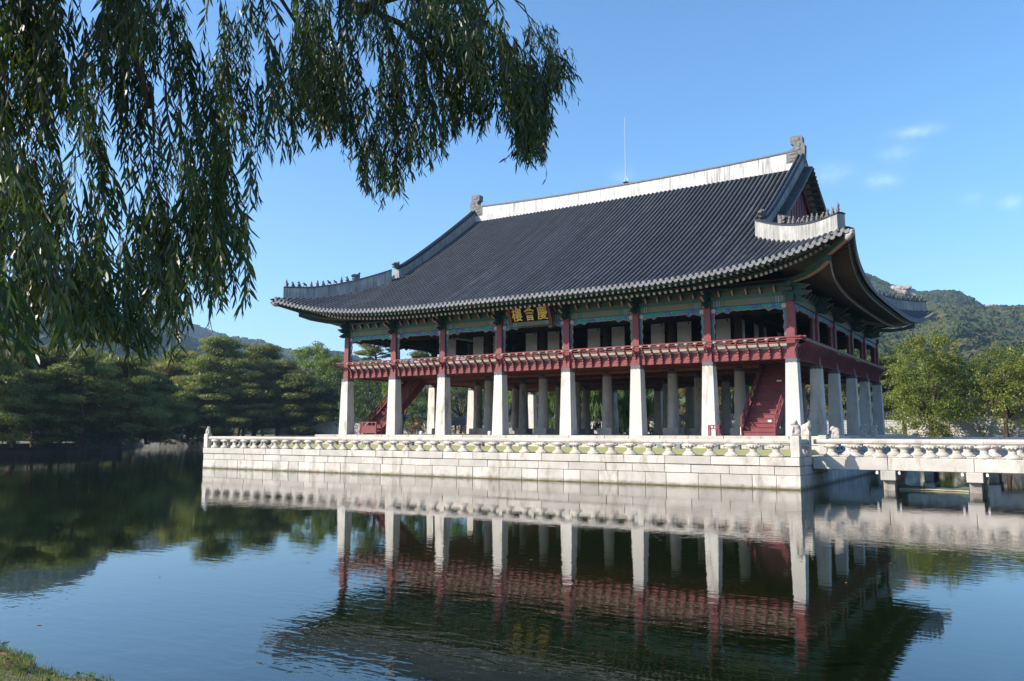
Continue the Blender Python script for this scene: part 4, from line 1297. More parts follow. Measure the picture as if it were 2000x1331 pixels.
def rail_piece(p, q, parent, z0=2.122, z1=2.355):
    p, q = Vector(p), Vector(q); L = (q - p).length
    b = MB()
    pr = [(-.10, 0), (.10, 0), (.155, .05), (.155, .105), (.10, .155), (-.10, .155), (-.155, .105), (-.155, .05)]
    k = (z1 - z0) / .155
    b.prism(pr, lambda a, c_, t: (t, a, c_ * k), .004, L - .004)
    d = q - p
    return part('rail', b, M['stone'], parent, loc=(p.x, p.y, z0), rz=math.atan2(d.y, d.x))
def balustrade(root, p, q, first, pitch=1.09, z=1.51, rail_from=0.0, seed=0):
    """Balusters every pitch from the offset first; rail lengths meet over every second baluster."""
    p, q = Vector(p), Vector(q); d = (q - p); L = d.length; d.normalize(); rz = math.atan2(d.y, d.x)
    a = first; k = 0; cuts = [rail_from]
    while a < L - .1:
        c = p + d * a
        link('baluster', bals[(k * 3 + seed) % 5], root, (c.x, c.y, z), rz + (math.pi if (k * 7) % 3 == 0 else 0))
        if k % 2 == 0 and k > 0: cuts.append(a)
        a += pitch; k += 1
    cuts.append(L)
    for u, v in zip(cuts, cuts[1:]):
        if v - u > .05: rail_piece(p + d * u, p + d * v, root)
bal = thing('terrace_balustrade', (XM, TY0 + .2, 1.51), 'white granite balustrade with hourglass balusters along the terrace edge', 'balustrade')
RY = TY0 + .21
balustrade(bal, (TX0 + .42, RY, 0), (TX1 - .42, RY, 0), .64, seed=1)
for x in (TX0 + .21, TX1 - .21): link('corner_post', post_sq, bal, (x, RY, 1.512))
balustrade(bal, (TX0 + .21, RY + .21, 0), (TX0 + .21, TY1 - .4, 0), .66, seed=2)
BY0, BY1 = -5.55, -1.75                                     # the first bridge
balustrade(bal, (TX1 - .21, RY + .21, 0), (TX1 - .21, BY0 + .1, 0), .55, .72, seed=3)
balustrade(bal, (TX1 - .21, BY1 + .1, 0), (TX1 - .21, 9.9, 0), .5, seed=0)
balustrade(bal, (TX1 - .21, 13.9, 0), (TX1 - .21, TY1 - .4, 0), .5, seed=2)
for y in (BY0, BY1, 9.9, 13.9, TY1 - .3): link('corner_post', post_sq, bal, (TX1 - .21, y - .02, 1.514))

# crouching guardian beasts (one continuous body each)
def beast_mesh(kind):
    b = MB()
    if kind == 0:    # upright, head tucked to the chest
        b.box(-.20, .20, -.16, .16, 0, .12)
        b.ball((-.04, 0, .30), (.20, .16, .26), 12, 9); b.ball((.04, 0, .58), (.15, .14, .15), 12, 9); b.ball((.15, 0, .54), (.08, .10, .08), 10, 7)
        for s_ in (-1, 1): b.tube([(.10, s_ * .10, .42), (.17, s_ * .11, .12)], .055, 8); b.ball((-.10, s_ * .12, .18), (.13, .07, .14), 8, 6); b.ball((-.02, s_ * .10, .68), (.05, .04, .06), 6, 5)
    else:            # hunched, back arched forward
        b.box(-.22, .22, -.16, .16, 0, .18)
        b.ball((-.02, 0, .36), (.22, .16, .22), 12, 9, rot=Matrix.Rotation(.5, 3, 'Y')); b.ball((.13, 0, .52), (.14, .14, .14), 12, 9); b.ball((.22, 0, .46), (.08, .10, .07), 10, 7)
        for s_ in (-1, 1): b.tube([(.10, s_ * .10, .38), (.18, s_ * .11, .15)], .05, 8); b.ball((-.12, s_ * .11, .26), (.12, .07, .12), 8, 6)
    return b.mesh('guardian_beast', M['baluster'], True)
beast_me = [beast_mesh(0), beast_mesh(1)]
def beast(x, y, z, kind, rz, label, s_=1.0):
    o = thing('stone_beast', (x, y, z), label, 'statue', 'carved guardian beasts on the stone posts', beast_me[kind], R_(rz))
    o.scale = (s_,) * 3
    m = o.modifiers.new('fuse', 'REMESH'); m.mode = 'VOXEL'; m.voxel_size = .028; m.use_smooth_shade = True
    return o
beast(TX1 - .21, RY, 2.532, 0, 200, 'tall upright stone beast on the terrace corner post beside the bridge', 1.05)
beast(TX0 + .21, RY, 2.532, 0, 20, 'lone stone beast on the far western corner post of the balustrade', .78)
beast(TX1 - .21, BY0 - .02, 2.534, 1, 0, 'hunched stone beast on the post where the bridge rail begins', 1.0)
beast(3.25, -5.36, 2.40, 1, 180, 'small bowed stone beast sitting on the bridge rail', .92)
beast(TX1 - .21, 9.88, 2.534, 0, 0, 'shaded stone beast on the first post of the second bridge', 1.0)
beast(TX1 - .21, 13.88, 2.534, 1, 0, 'shaded stone beast on the farther post of the second bridge', 1.0)

def bridge(x0, x1, y0, y1, label, seed):
    br = thing('stone_bridge', (x0, (y0 + y1) / 2, 0), label, 'bridge', 'stone beam bridges to the island')
    r = random.Random(seed)
    cuts = [x0 + .07, 5.56, 9.12] + [9.12 + 3.56 * k for k in range(1, 20) if 9.12 + 3.56 * k < x1] + [x1]
    for a, c_ in zip(cuts, cuts[1:]):
        for yy in (y0, y1 - .5):
            b = MB(); b.cbox(a + .008, c_ - .008, yy, yy + .5, .915, 1.50, .02, jit=.008); part('edge_beam', b, M['stone'], br)
        b = MB(); b.box(a + .005, c_ - .005, y0 + .505, y1 - .505, 1.05, 1.46); part('deck_slab', b, M['old_stone'], br)
    for x in cuts[1:-1]:
        b = MB(); b.cbox(x - .33, x + .33, y0 - .10, y1 + .10, .46, .912, .02); part('pier_cap', b, M['stone'], br)
        for yy in (y0 + .16, y1 - .72):
            b = MB(); b.cbox(x - .25, x + .25, yy, yy + .56, -.5, .456, .02); part('pier', b, M['pier'], br)
    for yy in (y0 + .2, y1 - .2):
        balustrade(br, (x0 + .12, yy, 0), (x1, yy, 0), .80 if yy < (y0 + y1) / 2 else .98, 1.085, 1.502, .0, seed)
        b = MB(); b.box(x0 + .1, x1, yy - .17, yy + .17, 1.503, 1.512); part('kerb_strip', b, M['stone'], br)
    return br
bridge(TX1 + .0, 46, BY0, BY1, 'sunlit stone bridge with balustrade leaving the terrace corner', 1)
bridge(TX1 + .0, 46, 9.9, 13.9, 'second stone bridge lying in the shadow of the pavilion', 2)
# white lamp housings under the first bridge's beam, by the piers
for x, lab in ((5.06, 'small white lamp box under the bridge, west side of its first pier'), (6.02, 'small white lamp box under the bridge, east side of its first pier'),
               (8.62, 'small white lamp box under the bridge, west side of its second pier'), (9.60, 'small white lamp box under the bridge, east side of its second pier')):
    b = MB(); b.box(x - .05, x + .05, BY0 + .02, BY0 + .16, .74, .86); b.box(x - .02, x + .02, BY0 + .06, BY0 + .10, .86, .914)
    thing('lamp_box', (0, 0, 0), lab, 'lamp', 'lamp boxes under the bridge', b.mesh('lamp_box', M['white_lamp']))
# drooping debris net between the two piers
b = MB(); n = 20; vs = []
for k in range(n + 1):
    q = k / n; x = 5.9 + (8.82 - 5.9) * q; sag = (2 * q - 1) ** 2
    y = -4.9 + .35 * math.sin(q * 3.1) + .06 * math.sin(q * 17)
    vs += [(x, y, -.1), (x, y - .02, .14), (x, y + .10, .15 + .10 * sag + .025 * math.sin(q * 23))]
b.add(vs, [(i * 3 + k, i * 3 + k + 1, i * 3 + k + 4, i * 3 + k + 3) for i in range(n) for k in range(2)])
net = thing('debris_net', (7.3, -4.9, 0), 'sagging green net strung at the water between two bridge piers', 'net', None, None)
part('net_panel', b, M['net'], net)
b = MB(); b.tube([(vs[i * 3][0], vs[i * 3][1] - .05, .035) for i in range(n + 1)], .035, 6); part('float_line', b, M['float'], net, True)

# grey boxes on the terrace lawn, red stand by the east stair
ORD = 'first second third fourth fifth sixth seventh eighth ninth tenth eleventh twelfth thirteenth fourteenth fifteenth'.split()
pos = [on_x for on_x in (-38.6, -36.0, -33.1, -30.2, -25.8, -22.6, -19.8, -16.6, -13.2, -10.4, -7.05, -6.0, -3.75, -2.55, -1.3)]
for k, x in enumerate(pos):
    b = MB(); b.cbox(x - .19, x + .19, -2.62, -2.32, 1.72, 2.02, .02)
    lab = 'small grey box on the terrace lawn, ' + ORD[k] + ' from the west end'
    thing('lawn_box', (0, 0, 0), lab, 'box', 'grey boxes along the terrace lawn', b.mesh('lawn_box', M['grey_box']))
rs = thing('red_stand', (-4.3, -.95, PLZ), 'small red wooden stand in front of the pillar beside the east stair', 'stand')
for x in (-4.63, -4.03):
    for y in (-1.12, -.82): b = MB(); b.box(x - .035, x + .035, y - .035, y + .035, PLZ, PLZ + .62); part('leg', b, M['red'], rs)
for z in (PLZ + .56, PLZ + .38): b = MB(); b.box(-4.67, -3.99, -1.15, -.79, z, z + .06); part('shelf' if z < PLZ + .5 else 'top', b, M['red'], rs)
for x in (-4.55, -4.37, -4.19): b = MB(); b.box(x, x + .07, -1.155, -1.12, PLZ + .44, PLZ + .56); part('slat', b, M['red'], rs)
for x, lab in ((-21.4, 'white canister on the plinth between the western inner pillars'), (-27.6, 'white canister on the plinth beside the third bay'), (-3.92, 'short white post on the plinth by the foot of the east stair')):
    b = MB(); hh = .26 if x < -4 else .55; b.lathe([(.13, 0), (.14, .02), (.14, hh - .04), (.10, hh)], 12, c=(x, .9 if x < -4 else 3.0, PLZ + .004))
    thing('white_canister', (0, 0, 0), lab, 'canister' if x < -4 else 'post', None, b.mesh('white_canister', M['white_lamp'], True))

# ================================================================ FAR BANKS, PALACE WALL, GATE
def bank_wall(p, q, zt, courses, label, lens, seed, depth=.5):
    p, q = Vector(p), Vector(q); L = (q - p).length; rz = math.atan2(q.y - p.y, q.x - p.x)
    t = thing('stone_bank', ((p.x + q.x) / 2, (p.y + q.y) / 2, 0), label, 'bank wall')
    r = random.Random(seed)
    h = (zt + .3) / courses
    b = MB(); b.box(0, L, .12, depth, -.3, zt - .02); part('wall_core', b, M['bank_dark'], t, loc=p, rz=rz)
    for c_ in range(courses):
        a = 0
        while a < L - .05:
            w_ = min(r.uniform(*lens), L - a)
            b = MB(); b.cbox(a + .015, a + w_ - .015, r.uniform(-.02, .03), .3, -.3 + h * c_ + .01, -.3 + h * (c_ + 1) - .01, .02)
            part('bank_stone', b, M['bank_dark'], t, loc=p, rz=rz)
            a += w_
    return t
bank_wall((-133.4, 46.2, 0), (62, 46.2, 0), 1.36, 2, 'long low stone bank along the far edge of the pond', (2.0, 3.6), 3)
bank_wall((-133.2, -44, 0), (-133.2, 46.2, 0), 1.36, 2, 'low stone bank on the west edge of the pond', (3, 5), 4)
# pine islet
IX0, IX1, IY0, IY1 = -120, -88.5, -22, 15.5
b = MB(); b.add([(IX0, IY0, 1.22), (IX1 - .3, IY0, 1.22), (IX1 - .3, IY1 - .3, 1.22), (IX0, IY1 - .3, 1.22)], [(0, 1, 2, 3)])
structure('islet_ground', b.mesh('islet_ground', M['ground']))
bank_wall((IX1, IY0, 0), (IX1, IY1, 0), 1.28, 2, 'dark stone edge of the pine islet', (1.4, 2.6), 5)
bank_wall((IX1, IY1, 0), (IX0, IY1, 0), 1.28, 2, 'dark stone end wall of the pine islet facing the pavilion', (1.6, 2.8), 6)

# palace wall: courses of squared blocks with a tiled coping
def palace_wall(x0, x1, y, zb, zt, label, seed, rows, lens):
    t = thing('palace_wall', ((x0 + x1) / 2, y, zb), label, 'wall')
    r = random.Random(seed)
    b = MB(); b.box(x0, x1, y + .05, y + .6, zb - .3, zt); part('mortar_core', b, M['mortar'], t)
    h = (zt - zb) / rows; pieces = []
    for c_ in range(rows):
        a = x0 + (r.random() * .5)
        while a < x1 - .2:
            w_ = r.uniform(*lens)
            pieces.append((a + .035, min(a + w_ - .035, x1), zb + h * c_ + .035, zb + h * (c_ + 1) - .035, y - r.uniform(0, .03)))
            a += w_
    pieces.sort(key=lambda p: abs(p[0] - 9))
    for k, (a, c_, z0, z1, yy) in enumerate(pieces[:300]):
        b = MB(); b.box(a, c_, yy, y + .2, z0, z1); part('wall_block', b, M['wall'], t)
    if len(pieces) > 300:
        b = MB()
        for a, c_, z0, z1, yy in pieces[300:]: b.box(a, c_, yy, y + .2, z0, z1)
        part('wall_block', b, M['wall'], t)['kind'] = 'stuff'
    # coping: pale band, sloping tiled roof with round end tiles
    b = MB(); b.box(x0, x1, y - .08, y + .7, zt, zt + .22); part('coping_band', b, M['mortar'], t)
    b = MB(); b.prism([(-.42, zt + .25), (.32, zt + .78), (1.06, zt + .25), (1.0, zt + .21), (-.36, zt + .21)], lambda a, c_, q: (q, y + a, c_), x0, x1); part('coping_roof', b, M['tile'], t)
    b = MB(); n = int((x1 - x0) / .36)
    for k in range(n):
        x = x0 + .18 + k * .36
        b.tube([(x, y - .46, zt + .27), (x, y + .28, zt + .80)], .085, 6)
    o = part('coping_tile_course', b, M['tile'], t); o['kind'] = 'stuff'
    b = MB()
    for k in range(n):
        x = x0 + .18 + k * .36; b.tube([(x, y - .49, zt + .25), (x, y - .465, zt + .27)], .09, 8)
    o = part('coping_end_tile', b, M['tile_end'], t); o['kind'] = 'stuff'
    return t
palace_wall(-107, -2, 57, 1.3, 4.15, 'bright white block wall with tiled coping behind the pavilion', 8, 9, (.55, 1.0))
palace_wall(-1.8, 34, 57.4, 1.3, 4.45, 'grey block wall with tiled coping dappled by tree shade beyond the bridges', 9, 10, (.5, .85))
# small tiled gate hut at the far bank
gp = along(912, 118)
hut = thing('gate_hut', (gp.x, gp.y, 1.3), 'little hut with a dark tiled roof against the white wall', 'hut')
for sx in (-1, 1):
    for sy in (-1, 1): b = MB(); b.tube([(gp.x + sx * 1.3, gp.y + sy * .9, 1.3), (gp.x + sx * 1.3, gp.y + sy * .9, 3.6)], .12, 8); part('post', b, M['red_dark'], hut)
b = MB(); b.box(gp.x - 1.2, gp.x + 1.2, gp.y + .7, gp.y + .8, 1.3, 3.5); part('back_wall', b, M['cream'], hut)
b = MB(); b.add([(gp.x - 2.4, gp.y - 1.9, 3.55), (gp.x + 2.4, gp.y - 1.9, 3.55), (gp.x + 2.4, gp.y + 1.9, 3.55), (gp.x - 2.4, gp.y + 1.9, 3.55), (gp.x - 1.2, gp.y, 4.7), (gp.x + 1.2, gp.y, 4.7)], [(0, 1, 5, 4), (1, 2, 5), (2, 3, 4, 5), (3, 0, 4), (0, 3, 2, 1)])
for k in range(15):
    x = gp.x - 2.2 + k * .314; b.tube([(x, gp.y - 1.95, 3.6), (gp.x + (x - gp.x) * .55, gp.y - .05, 4.72)], .07, 5)
part('tiled_roof', b, M['tile'], hut)

# ================================================================ TREES
def tri_cloud(centres, radii, counts, size, up=.5, seed=0, flat=1.0, droop=0):
    """Leaf-sized faces spread through ellipsoids: centres (n,3), radii (n,3), counts per ellipsoid."""
    r = np.random.default_rng(seed)
    idx = np.repeat(np.arange(len(centres)), counts)
    n = len(idx)
    d = r.normal(size=(n, 3)); d /= np.linalg.norm(d, axis=1)[:, None]
    rad = r.random(n) ** .45
    p = np.asarray(centres)[idx] + d * rad[:, None] * np.asarray(radii)[idx]
    nrm = d * .6 + r.normal(size=(n, 3)) * .55 + np.array([0, 0, up])
    nrm /= np.linalg.norm(nrm, axis=1)[:, None]
    a = np.cross(nrm, r.normal(size=(n, 3))); a /= np.linalg.norm(a, axis=1)[:, None]
    if droop:
        a = a * (1 - droop) + np.array([0, 0, -1.0]) * droop; a /= np.linalg.norm(a, axis=1)[:, None]
    b = np.cross(nrm, a)
    s = size * (.6 + .8 * r.random(n))[:, None]
    l = s * (1.0 + droop * 1.5); w = s * (.5 - droop * .25) * flat
    v = np.stack([p - a * l * .5, p + b * w * .5 + a * l * .05, p + a * l * .5 + nrm * s * .1, p - b * w * .5 + a * l * .05], 1).reshape(-1, 3)
    f = np.arange(n * 4).reshape(n, 4)
    return v, f
def limb(b, p, q, r0, r1, bend=.1, n=5, rnd=random):
    p, q = Vector(p), Vector(q); L = (q - p).length
    path, rs = [], []
    o = Vector((rnd.uniform(-1, 1), rnd.uniform(-1, 1), rnd.uniform(-.3, .6))) * L * bend
    for k in range(n + 1):
        t = k / n; path.append(p.lerp(q, t) + o * math.sin(t * math.pi)); rs.append(r0 + (r1 - r0) * t)
    b.tube(path, rs, 6, False)
    return path
def build_tree(name, trunk_mb, v, f, leafmat, barkmat):
    root = bpy.data.objects.new(name, None)
    col.objects.link(root)
    o1 = link('trunk', trunk_mb.mesh('trunk', barkmat, True), root)
    o2 = link('crown', np_mesh('crown', v, f, leafmat), root)
    return root
def pine(seed, h, cr, leafmat, tufts=290, bare=.07, size=.50):
    """Red pine: a bent trunk, spreading limbs, each carrying flat pads of needles."""
    rd = random.Random(seed); b = MB()
    top = Vector((rd.uniform(-.08, .08) * h, rd.uniform(-.08, .08) * h, h * .93))
    path = limb(b, (0, 0, -.3), top, .026 * h, .006 * h, .07, 8, rd)
    C, Rr, N = [], [], []
    nb = int(26 + cr * 1.8)
    for k in range(nb):
        t = bare + (1 - bare) * (k + rd.random() * .5) / nb
        i = min(int(t * 8), 7); p = path[i].lerp(path[i + 1], t * 8 - i)
        reach = cr * (1.0 - .80 * max(0, (t - bare) / (1 - bare)) ** 1.8) * rd.uniform(.6, 1.05) * (.75 if k < 2 else 1)
        an = k * 2.4 + rd.uniform(-.5, .5)
        q = p + Vector((math.cos(an) * reach, math.sin(an) * reach, reach * rd.uniform(-.12, .25)))
        bp = limb(b, p, q, .009 * h * (1.1 - t * .6), .02, .12, 4, rd)
        for s_ in (.5, .78, 1.0):
            if rd.random() < .12: continue
            c = Vector(p).lerp(q, s_) + Vector((rd.uniform(-.5, .5), rd.uniform(-.5, .5), .18 + rd.uniform(-.1, .3)))
            w = cr * rd.uniform(.17, .30) * (1.15 if s_ > .7 else .9)
            C.append(c); Rr.append((w, w * rd.uniform(.7, 1.1), w * rd.uniform(.22, .36))); N.append(int(tufts * rd.uniform(.7, 1.2) * (w / (cr * .22)) ** 1.3))
    for k in range(5):
        a = k * 1.3; w = cr * .24
        C.append(Vector(top) + Vector((math.cos(a) * w * .9, math.sin(a) * w * .9, rd.uniform(-.2, .5)))); Rr.append((w, w, w * .30)); N.append(tufts)
    v, f = tri_cloud([tuple(c) for c in C], Rr, N, size, .9, seed, .42)
    return build_tree('pine_tree', b, v, f, leafmat, M['pine_bark'])
def broad(seed, h, cr, leafmat, name='broadleaf_tree', clumps=70, per=110, size=.34, low=.18, shape=1.0, bark='bark', droop=0, openn=.0):
    """Deciduous tree: forking limbs, leaf clumps of uneven size with gaps between them."""
    rd = random.Random(seed); b = MB()
    fork = h * rd.uniform(.2, .32)
    limb(b, (0, 0, -.3), (rd.uniform(-.2, .2), rd.uniform(-.2, .2), fork), .022 * h + .06, .018 * h + .03, .06, 4, rd)
    C, Rr, N = [], [], []
    ends = []
    for k in range(7):
        an = k * .9 + rd.random() * .5; el = rd.uniform(.35, 1.25)
        q = Vector((math.cos(an) * math.cos(el) * cr * .75, math.sin(an) * math.cos(el) * cr * .75, fork + (h - fork) * math.sin(el) * .8))
        pth = limb(b, (0, 0, fork), q, .013 * h + .02, .03, .14, 5, rd)
        for j in range(4):
            an2 = an + rd.uniform(-1, 1); st = pth[rd.randint(2, 5)]
            q2 = st + Vector((math.cos(an2) * cr * .35, math.sin(an2) * cr * .35, rd.uniform(.1, .3) * h * .5))
            limb(b, st, q2, .03, .012, .15, 3, rd); ends.append(q2)
    for k in range(clumps):
        t = rd.random() ** .8
        z = h * (low + (1 - low) * t)
        prof = math.sin(math.pi * clamp(.10 + .86 * t ** (.8 * shape))) ** .6
        an = rd.random() * 6.283; rr = cr * prof * rd.uniform(.25, 1.0) ** .6 * (1 + .22 * math.sin(an * 3 + seed) * prof)
        c = (math.cos(an) * rr, math.sin(an) * rr, z + rd.uniform(-.04, .04) * h)
        if rd.random() < openn: continue
        w = cr * rd.uniform(.14, .27)
        C.append(c); Rr.append((w, w, w * rd.uniform(.6, .95))); N.append(int(per * rd.uniform(.6, 1.2)))
    for q in ends:
        C.append(tuple(q)); Rr.append((cr * .13,) * 3); N.append(per // 2)
    v, f = tri_cloud(C, Rr, N, size, .45, seed, .9, droop)
    return build_tree(name, b, v, f, leafmat, M[bark])
protos = {}
def plant(key, maker, u, d, z, label, group, s_=1.0, rz=None, cat='tree'):
    """First use builds the tree; later uses copy it and its parts."""
    p = along(u, d, z)
    if key not in protos: o = protos[key] = maker()
    else: o = copy_tree(protos[key])
    o.location = p; o.scale = (s_,) * 3; o.rotation_euler = (0, 0, rz if rz is not None else (u * .37 + d) % 6.28)
    tag(o, label, cat, group)
    return o
# pines on the islet
gI = 'pine trees on the islet'
plant('pineA', lambda: pine(1, 13, 7.4, M['pine']), 165, 106, 1.2, 'broad dark pine with twin trunks at the front of the islet', gI, .87, 2.2)
plant('pineB', lambda: pine(2, 12.5, 7.0, M['pine_olive']), 40, 108, 1.2, 'olive pine at the very edge of the view on the islet', gI, .9, .3)
plant('pineC', lambda: pine(3, 11.5, 7.0, M['pine']), 235, 112, 1.2, 'dark low-spreading pine over the end of the islet wall', gI, .92, 4.0)
plant('pineB', None, 110, 120, 1.2, 'olive pine rising between the two front pines of the islet', gI, .98, 3.1)
plant('pineA', None, -40, 100, 1.2, 'dark pine cut off by the picture edge on the islet', gI, .85, 5.0)
plant('pineC', None, 295, 121, 1.2, 'dark pine leaning out past the islet towards the far bank', gI, .85, 1.1)
# pines on the far bank beside the terrace
gB = 'pine trees on the far bank west of the pavilion'
plant('pineD', lambda: pine(4, 18, 9.0, M['pine'], 300, .14, .58), 440, 155, 1.3, 'tall spreading pine with red limbs, highest of the bank pines', gB, 1.0, 1.0)
plant('pineE', lambda: pine(5, 17, 8.6, M['pine_olive'], 300, .12, .58), 375, 158, 1.3, 'olive pine leaning over the water at the bank corner', gB, .92, 2.0)
plant('pineD', None, 500, 160, 1.3, 'dark-trunked pine next to the tallest bank pine', gB, .98, 3.6)
plant('pineE', None, 545, 154, 1.3, 'shaded pine with drooping low pads before the lime trees', gB, .84, 5.2)
plant('pineC', None, 590, 150, 1.3, 'low dark pine between the bank pines and the pavilion', gB, 1.0, .6)
plant('pineD', None, 335, 168, 1.3, 'green pine standing back from the water by the bank corner', gB, .76, 2.9)
plant('pineC', None, 635, 156, 1.3, 'squat dark pine partly behind the first stone pillar', gB, .82, 2.2)
plant('pineE', None, 470, 175, 1.3, 'far olive pine filling the gap behind the bank pines', gB, .98, .9)
for u, d, key, s_, lb in ((415, 149, 'pineC', .95, 'low pine with feathery pads by the terrace corner statue'), (480, 150, 'pineE', .72, 'low olive pine under the tallest bank pine'), (560, 163, 'pineD', .80, 'green pine behind the drooping shaded pine'),
                         (300, 160, 'pineE', .82, 'olive pine at the water where the far bank meets the islet view'), (265, 150, 'pineC', 1.0, 'dark pine filling the gap past the islet wall')):
    plant(key, None, u, d, 1.3, lb, gB, s_)
for u, d, key, s_, lb in ((0, 116, 'pineC', 1.0, 'low pine behind the olive pine at the picture edge'), (75, 104, 'pineC', .72, 'small low pine between the two front islet pines'), (200, 118, 'pineB', .95, 'olive pine behind the dark twin-trunked islet pine')):
    plant(key, None, u, d, 1.2, lb, gI, s_)
# lime and yellowing trees
plant('limeA', lambda: broad(11, 19, 5.6, M['lime'], 'deciduous_tree', 90, 120, .42, .12, 1.1), 612, 176, 1.3, 'lime green tree with pointed top behind the bank pines', 'lime trees beside the pavilion', 1.0)
plant('limeB', lambda: broad(12, 16, 5.0, M['lime'], 'deciduous_tree', 80, 120, .40, .10, .9), 650, 168, 1.3, 'bright lime tree touching the pavilion balcony corner', 'lime trees beside the pavilion', 1.0)
plant('yelA', lambda: broad(13, 14, 3.6, M['yellow'], 'deciduous_tree', 45, 100, .36, .25, 1.0), 590, 172, 1.3, 'small tree with golden yellow leaves among the lime trees', None, 1.0)
plant('yelB', lambda: broad(14, 16, 5.2, M['ginkgo'], 'deciduous_tree', 70, 110, .40, .2, 1.0), 345, 185, 1.3, 'pale yellow tree catching the sun behind the islet pines', 'yellowing trees behind the pines', 1.12)
plant('yelB', None, 380, 192, 1.3, 'second pale yellow tree nearer the bank pines', 'yellowing trees behind the pines', 1.08)
# dark wood behind the islet
gW = 'dark trees behind the islet'
labW = ['dark tree in the wood behind the islet', 'olive tree in the wood behind the islet']
for k, (u, d, s_) in enumerate([(-60, 190, 1.2), (10, 180, .95), (70, 205, 1.05), (130, 190, .95), (190, 210, 1.0), (250, 195, .92), (300, 215, .98), (405, 215, 1.0), (450, 225, 1.1), (520, 215, 1.0), (570, 225, 1.0)]):
    plant('darkA' if k % 2 == 0 else 'darkB', (lambda: broad(21, 15, 6.5, M['dark_broad'], 'forest_tree', 70, 90, .45, .15, .9)) if k % 2 == 0 else (lambda: broad(22, 14, 6.2, M['rust'], 'forest_tree', 70, 90, .45, .15, .9)), u, d, 1.3, labW[k % 2] + ', ' + ORD[k] + ' from the west', gW, s_)
# trees seen between the pillars and past the east side
gN = 'trees behind the white wall'
for key, u, d, s_, lb in [
    ('darkA', 690, 150, .9, 'dark round tree behind the first bay at the west end'), ('broadA', 730, 135, .8, 'green tree behind the first bay, beside the west staircase'),
    ('limeB', 790, 122, .72, 'sunlit lime tree over the white wall behind the second bay'), ('darkA', 850, 140, .9, 'dark tree behind the second bay, next to the third pillar'),
    ('broadA', 900, 130, .8, 'green tree rising behind the little gate hut'), ('darkA', 955, 142, .9, 'dark tree behind the third bay, next to the fourth pillar'),
    ('limeB', 1000, 128, .7, 'lime tree behind the fourth bay, under the name board'), ('broadA', 1060, 135, .9, 'green tree behind the fourth bay, next to the fifth pillar'),
    ('darkA', 1140, 138, 1.0, 'dark tree behind the weeping willows of the fifth bay'), ('broadA', 1215, 130, .8, 'green tree behind the fifth bay, next to the sixth pillar'),
    ('broadA', 1265, 124, .8, 'green tree behind the sixth bay, just past the sixth pillar'), ('yelB', 1320, 122, .7, 'pale yellow tree behind the sixth bay over the wall'),
    ('rustA', 1375, 120, .75, 'rust-leaved tree behind the seventh front pillar'), ('darkA', 1430, 126, .85, 'dark tree behind the last bay, west of the red stair'),
    ('limeB', 1480, 118, .7, 'lime tree behind the red east stair'), ('rustA', 1600, 116, .7, 'rust-leaved tree between the first two east side pillars'),
    ('broadA', 1640, 120, .8, 'green tree between the second and third east side pillars'), ('darkA', 1700, 122, .85, 'dark tree behind the last pair of east side pillars'),
    ('yelB', 1560, 120, .75, 'pale yellow tree hidden behind the corner pillar'), ('darkA', 1850, 128, .8, 'dark tree behind the full yellow-green tree'),
    ('darkA', 1930, 134, .8, 'dark tree behind the sparse forked tree'), ('darkA', 2020, 126, .9, 'dark tree at the picture edge behind the shaded block wall'),
    ('rustA', 1985, 122, .75, 'rust-leaved tree over the shaded block wall near the picture edge'), ('broadA', 1800, 132, .7, 'green tree peeping over the yellow-green tree by the east bank'),
    ('broadA', 1895, 138, .75, 'green tree in the gap between the yellow-green and the sparse tree')]:
    mk = {'broadA': lambda: broad(23, 15, 6.0, M['broad'], 'broadleaf_tree', 75, 100, .40, .12, .95), 'rustA': lambda: broad(24, 14, 5.5, M['rust'], 'broadleaf_tree', 70, 90, .38, .12, .95)}.get(key)
    plant(key, mk, u, d, 1.3, lb, gN, s_)
# weeping willows on the far bank, seen through the pillars
for k, (u, d, s_) in enumerate([(1095, 106, 1.0), (1180, 104, 1.05), (1222, 108, .95)]):
    plant('weep', lambda: broad(31, 11, 4.6, M['broad'], 'weeping_willow', 60, 130, .5, .10, .9, 'bark', .75), u, d, 1.3, ('pale weeping willow between the middle pillars', 'weeping willow hanging over the far bank behind the centre bay', 'dark-stemmed weeping willow east of the centre bay')[k], 'weeping willows on the far bank', s_)
# bare shrub by the white wall, shrubs on the bank
for k, (u, d, s_) in enumerate([(810, 108, .34), (1270, 104, .3), (1330, 104, .34), (1400, 104, .3)]):
    plant('shrub', lambda: broad(32, 10, 5.0, M['rust'], 'shrub', 45, 60, .5, .05, .8, 'bark', 0, .35), u, d, 1.3, ('thin reddish shrub against the sunlit white wall', 'leafy shrub on the far bank behind the fifth bay', 'leafy shrub on the far bank behind the sixth bay', 'leafy shrub on the far bank behind the east stair')[k], 'shrubs on the far bank', s_, None, 'shrub')
for k, (u, d, s_) in enumerate([(262, 147, .34), (292, 146.5, .28), (322, 147, .36), (352, 146.5, .3), (385, 147.5, .34)]):
    plant('bush', lambda: broad(33, 9, 6.0, M['dark_broad'], 'bush', 50, 80, .55, .0, .7), u, d, .6, 'dark bush overhanging the far bank, ' + ORD[k] + ' from the islet', 'dark bushes on the far bank', s_, None, 'bush')
for k, (u, d, s_) in enumerate([(18, 101, .20), (95, 102.5, .17), (140, 103, .22), (205, 104.5, .20), (238, 106, .24)]):
    plant('bush', None, u, d, 1.2, 'low dark bush at the islet edge, ' + ORD[k] + ' from the picture edge', 'low bushes on the islet edge', s_, None, 'bush')
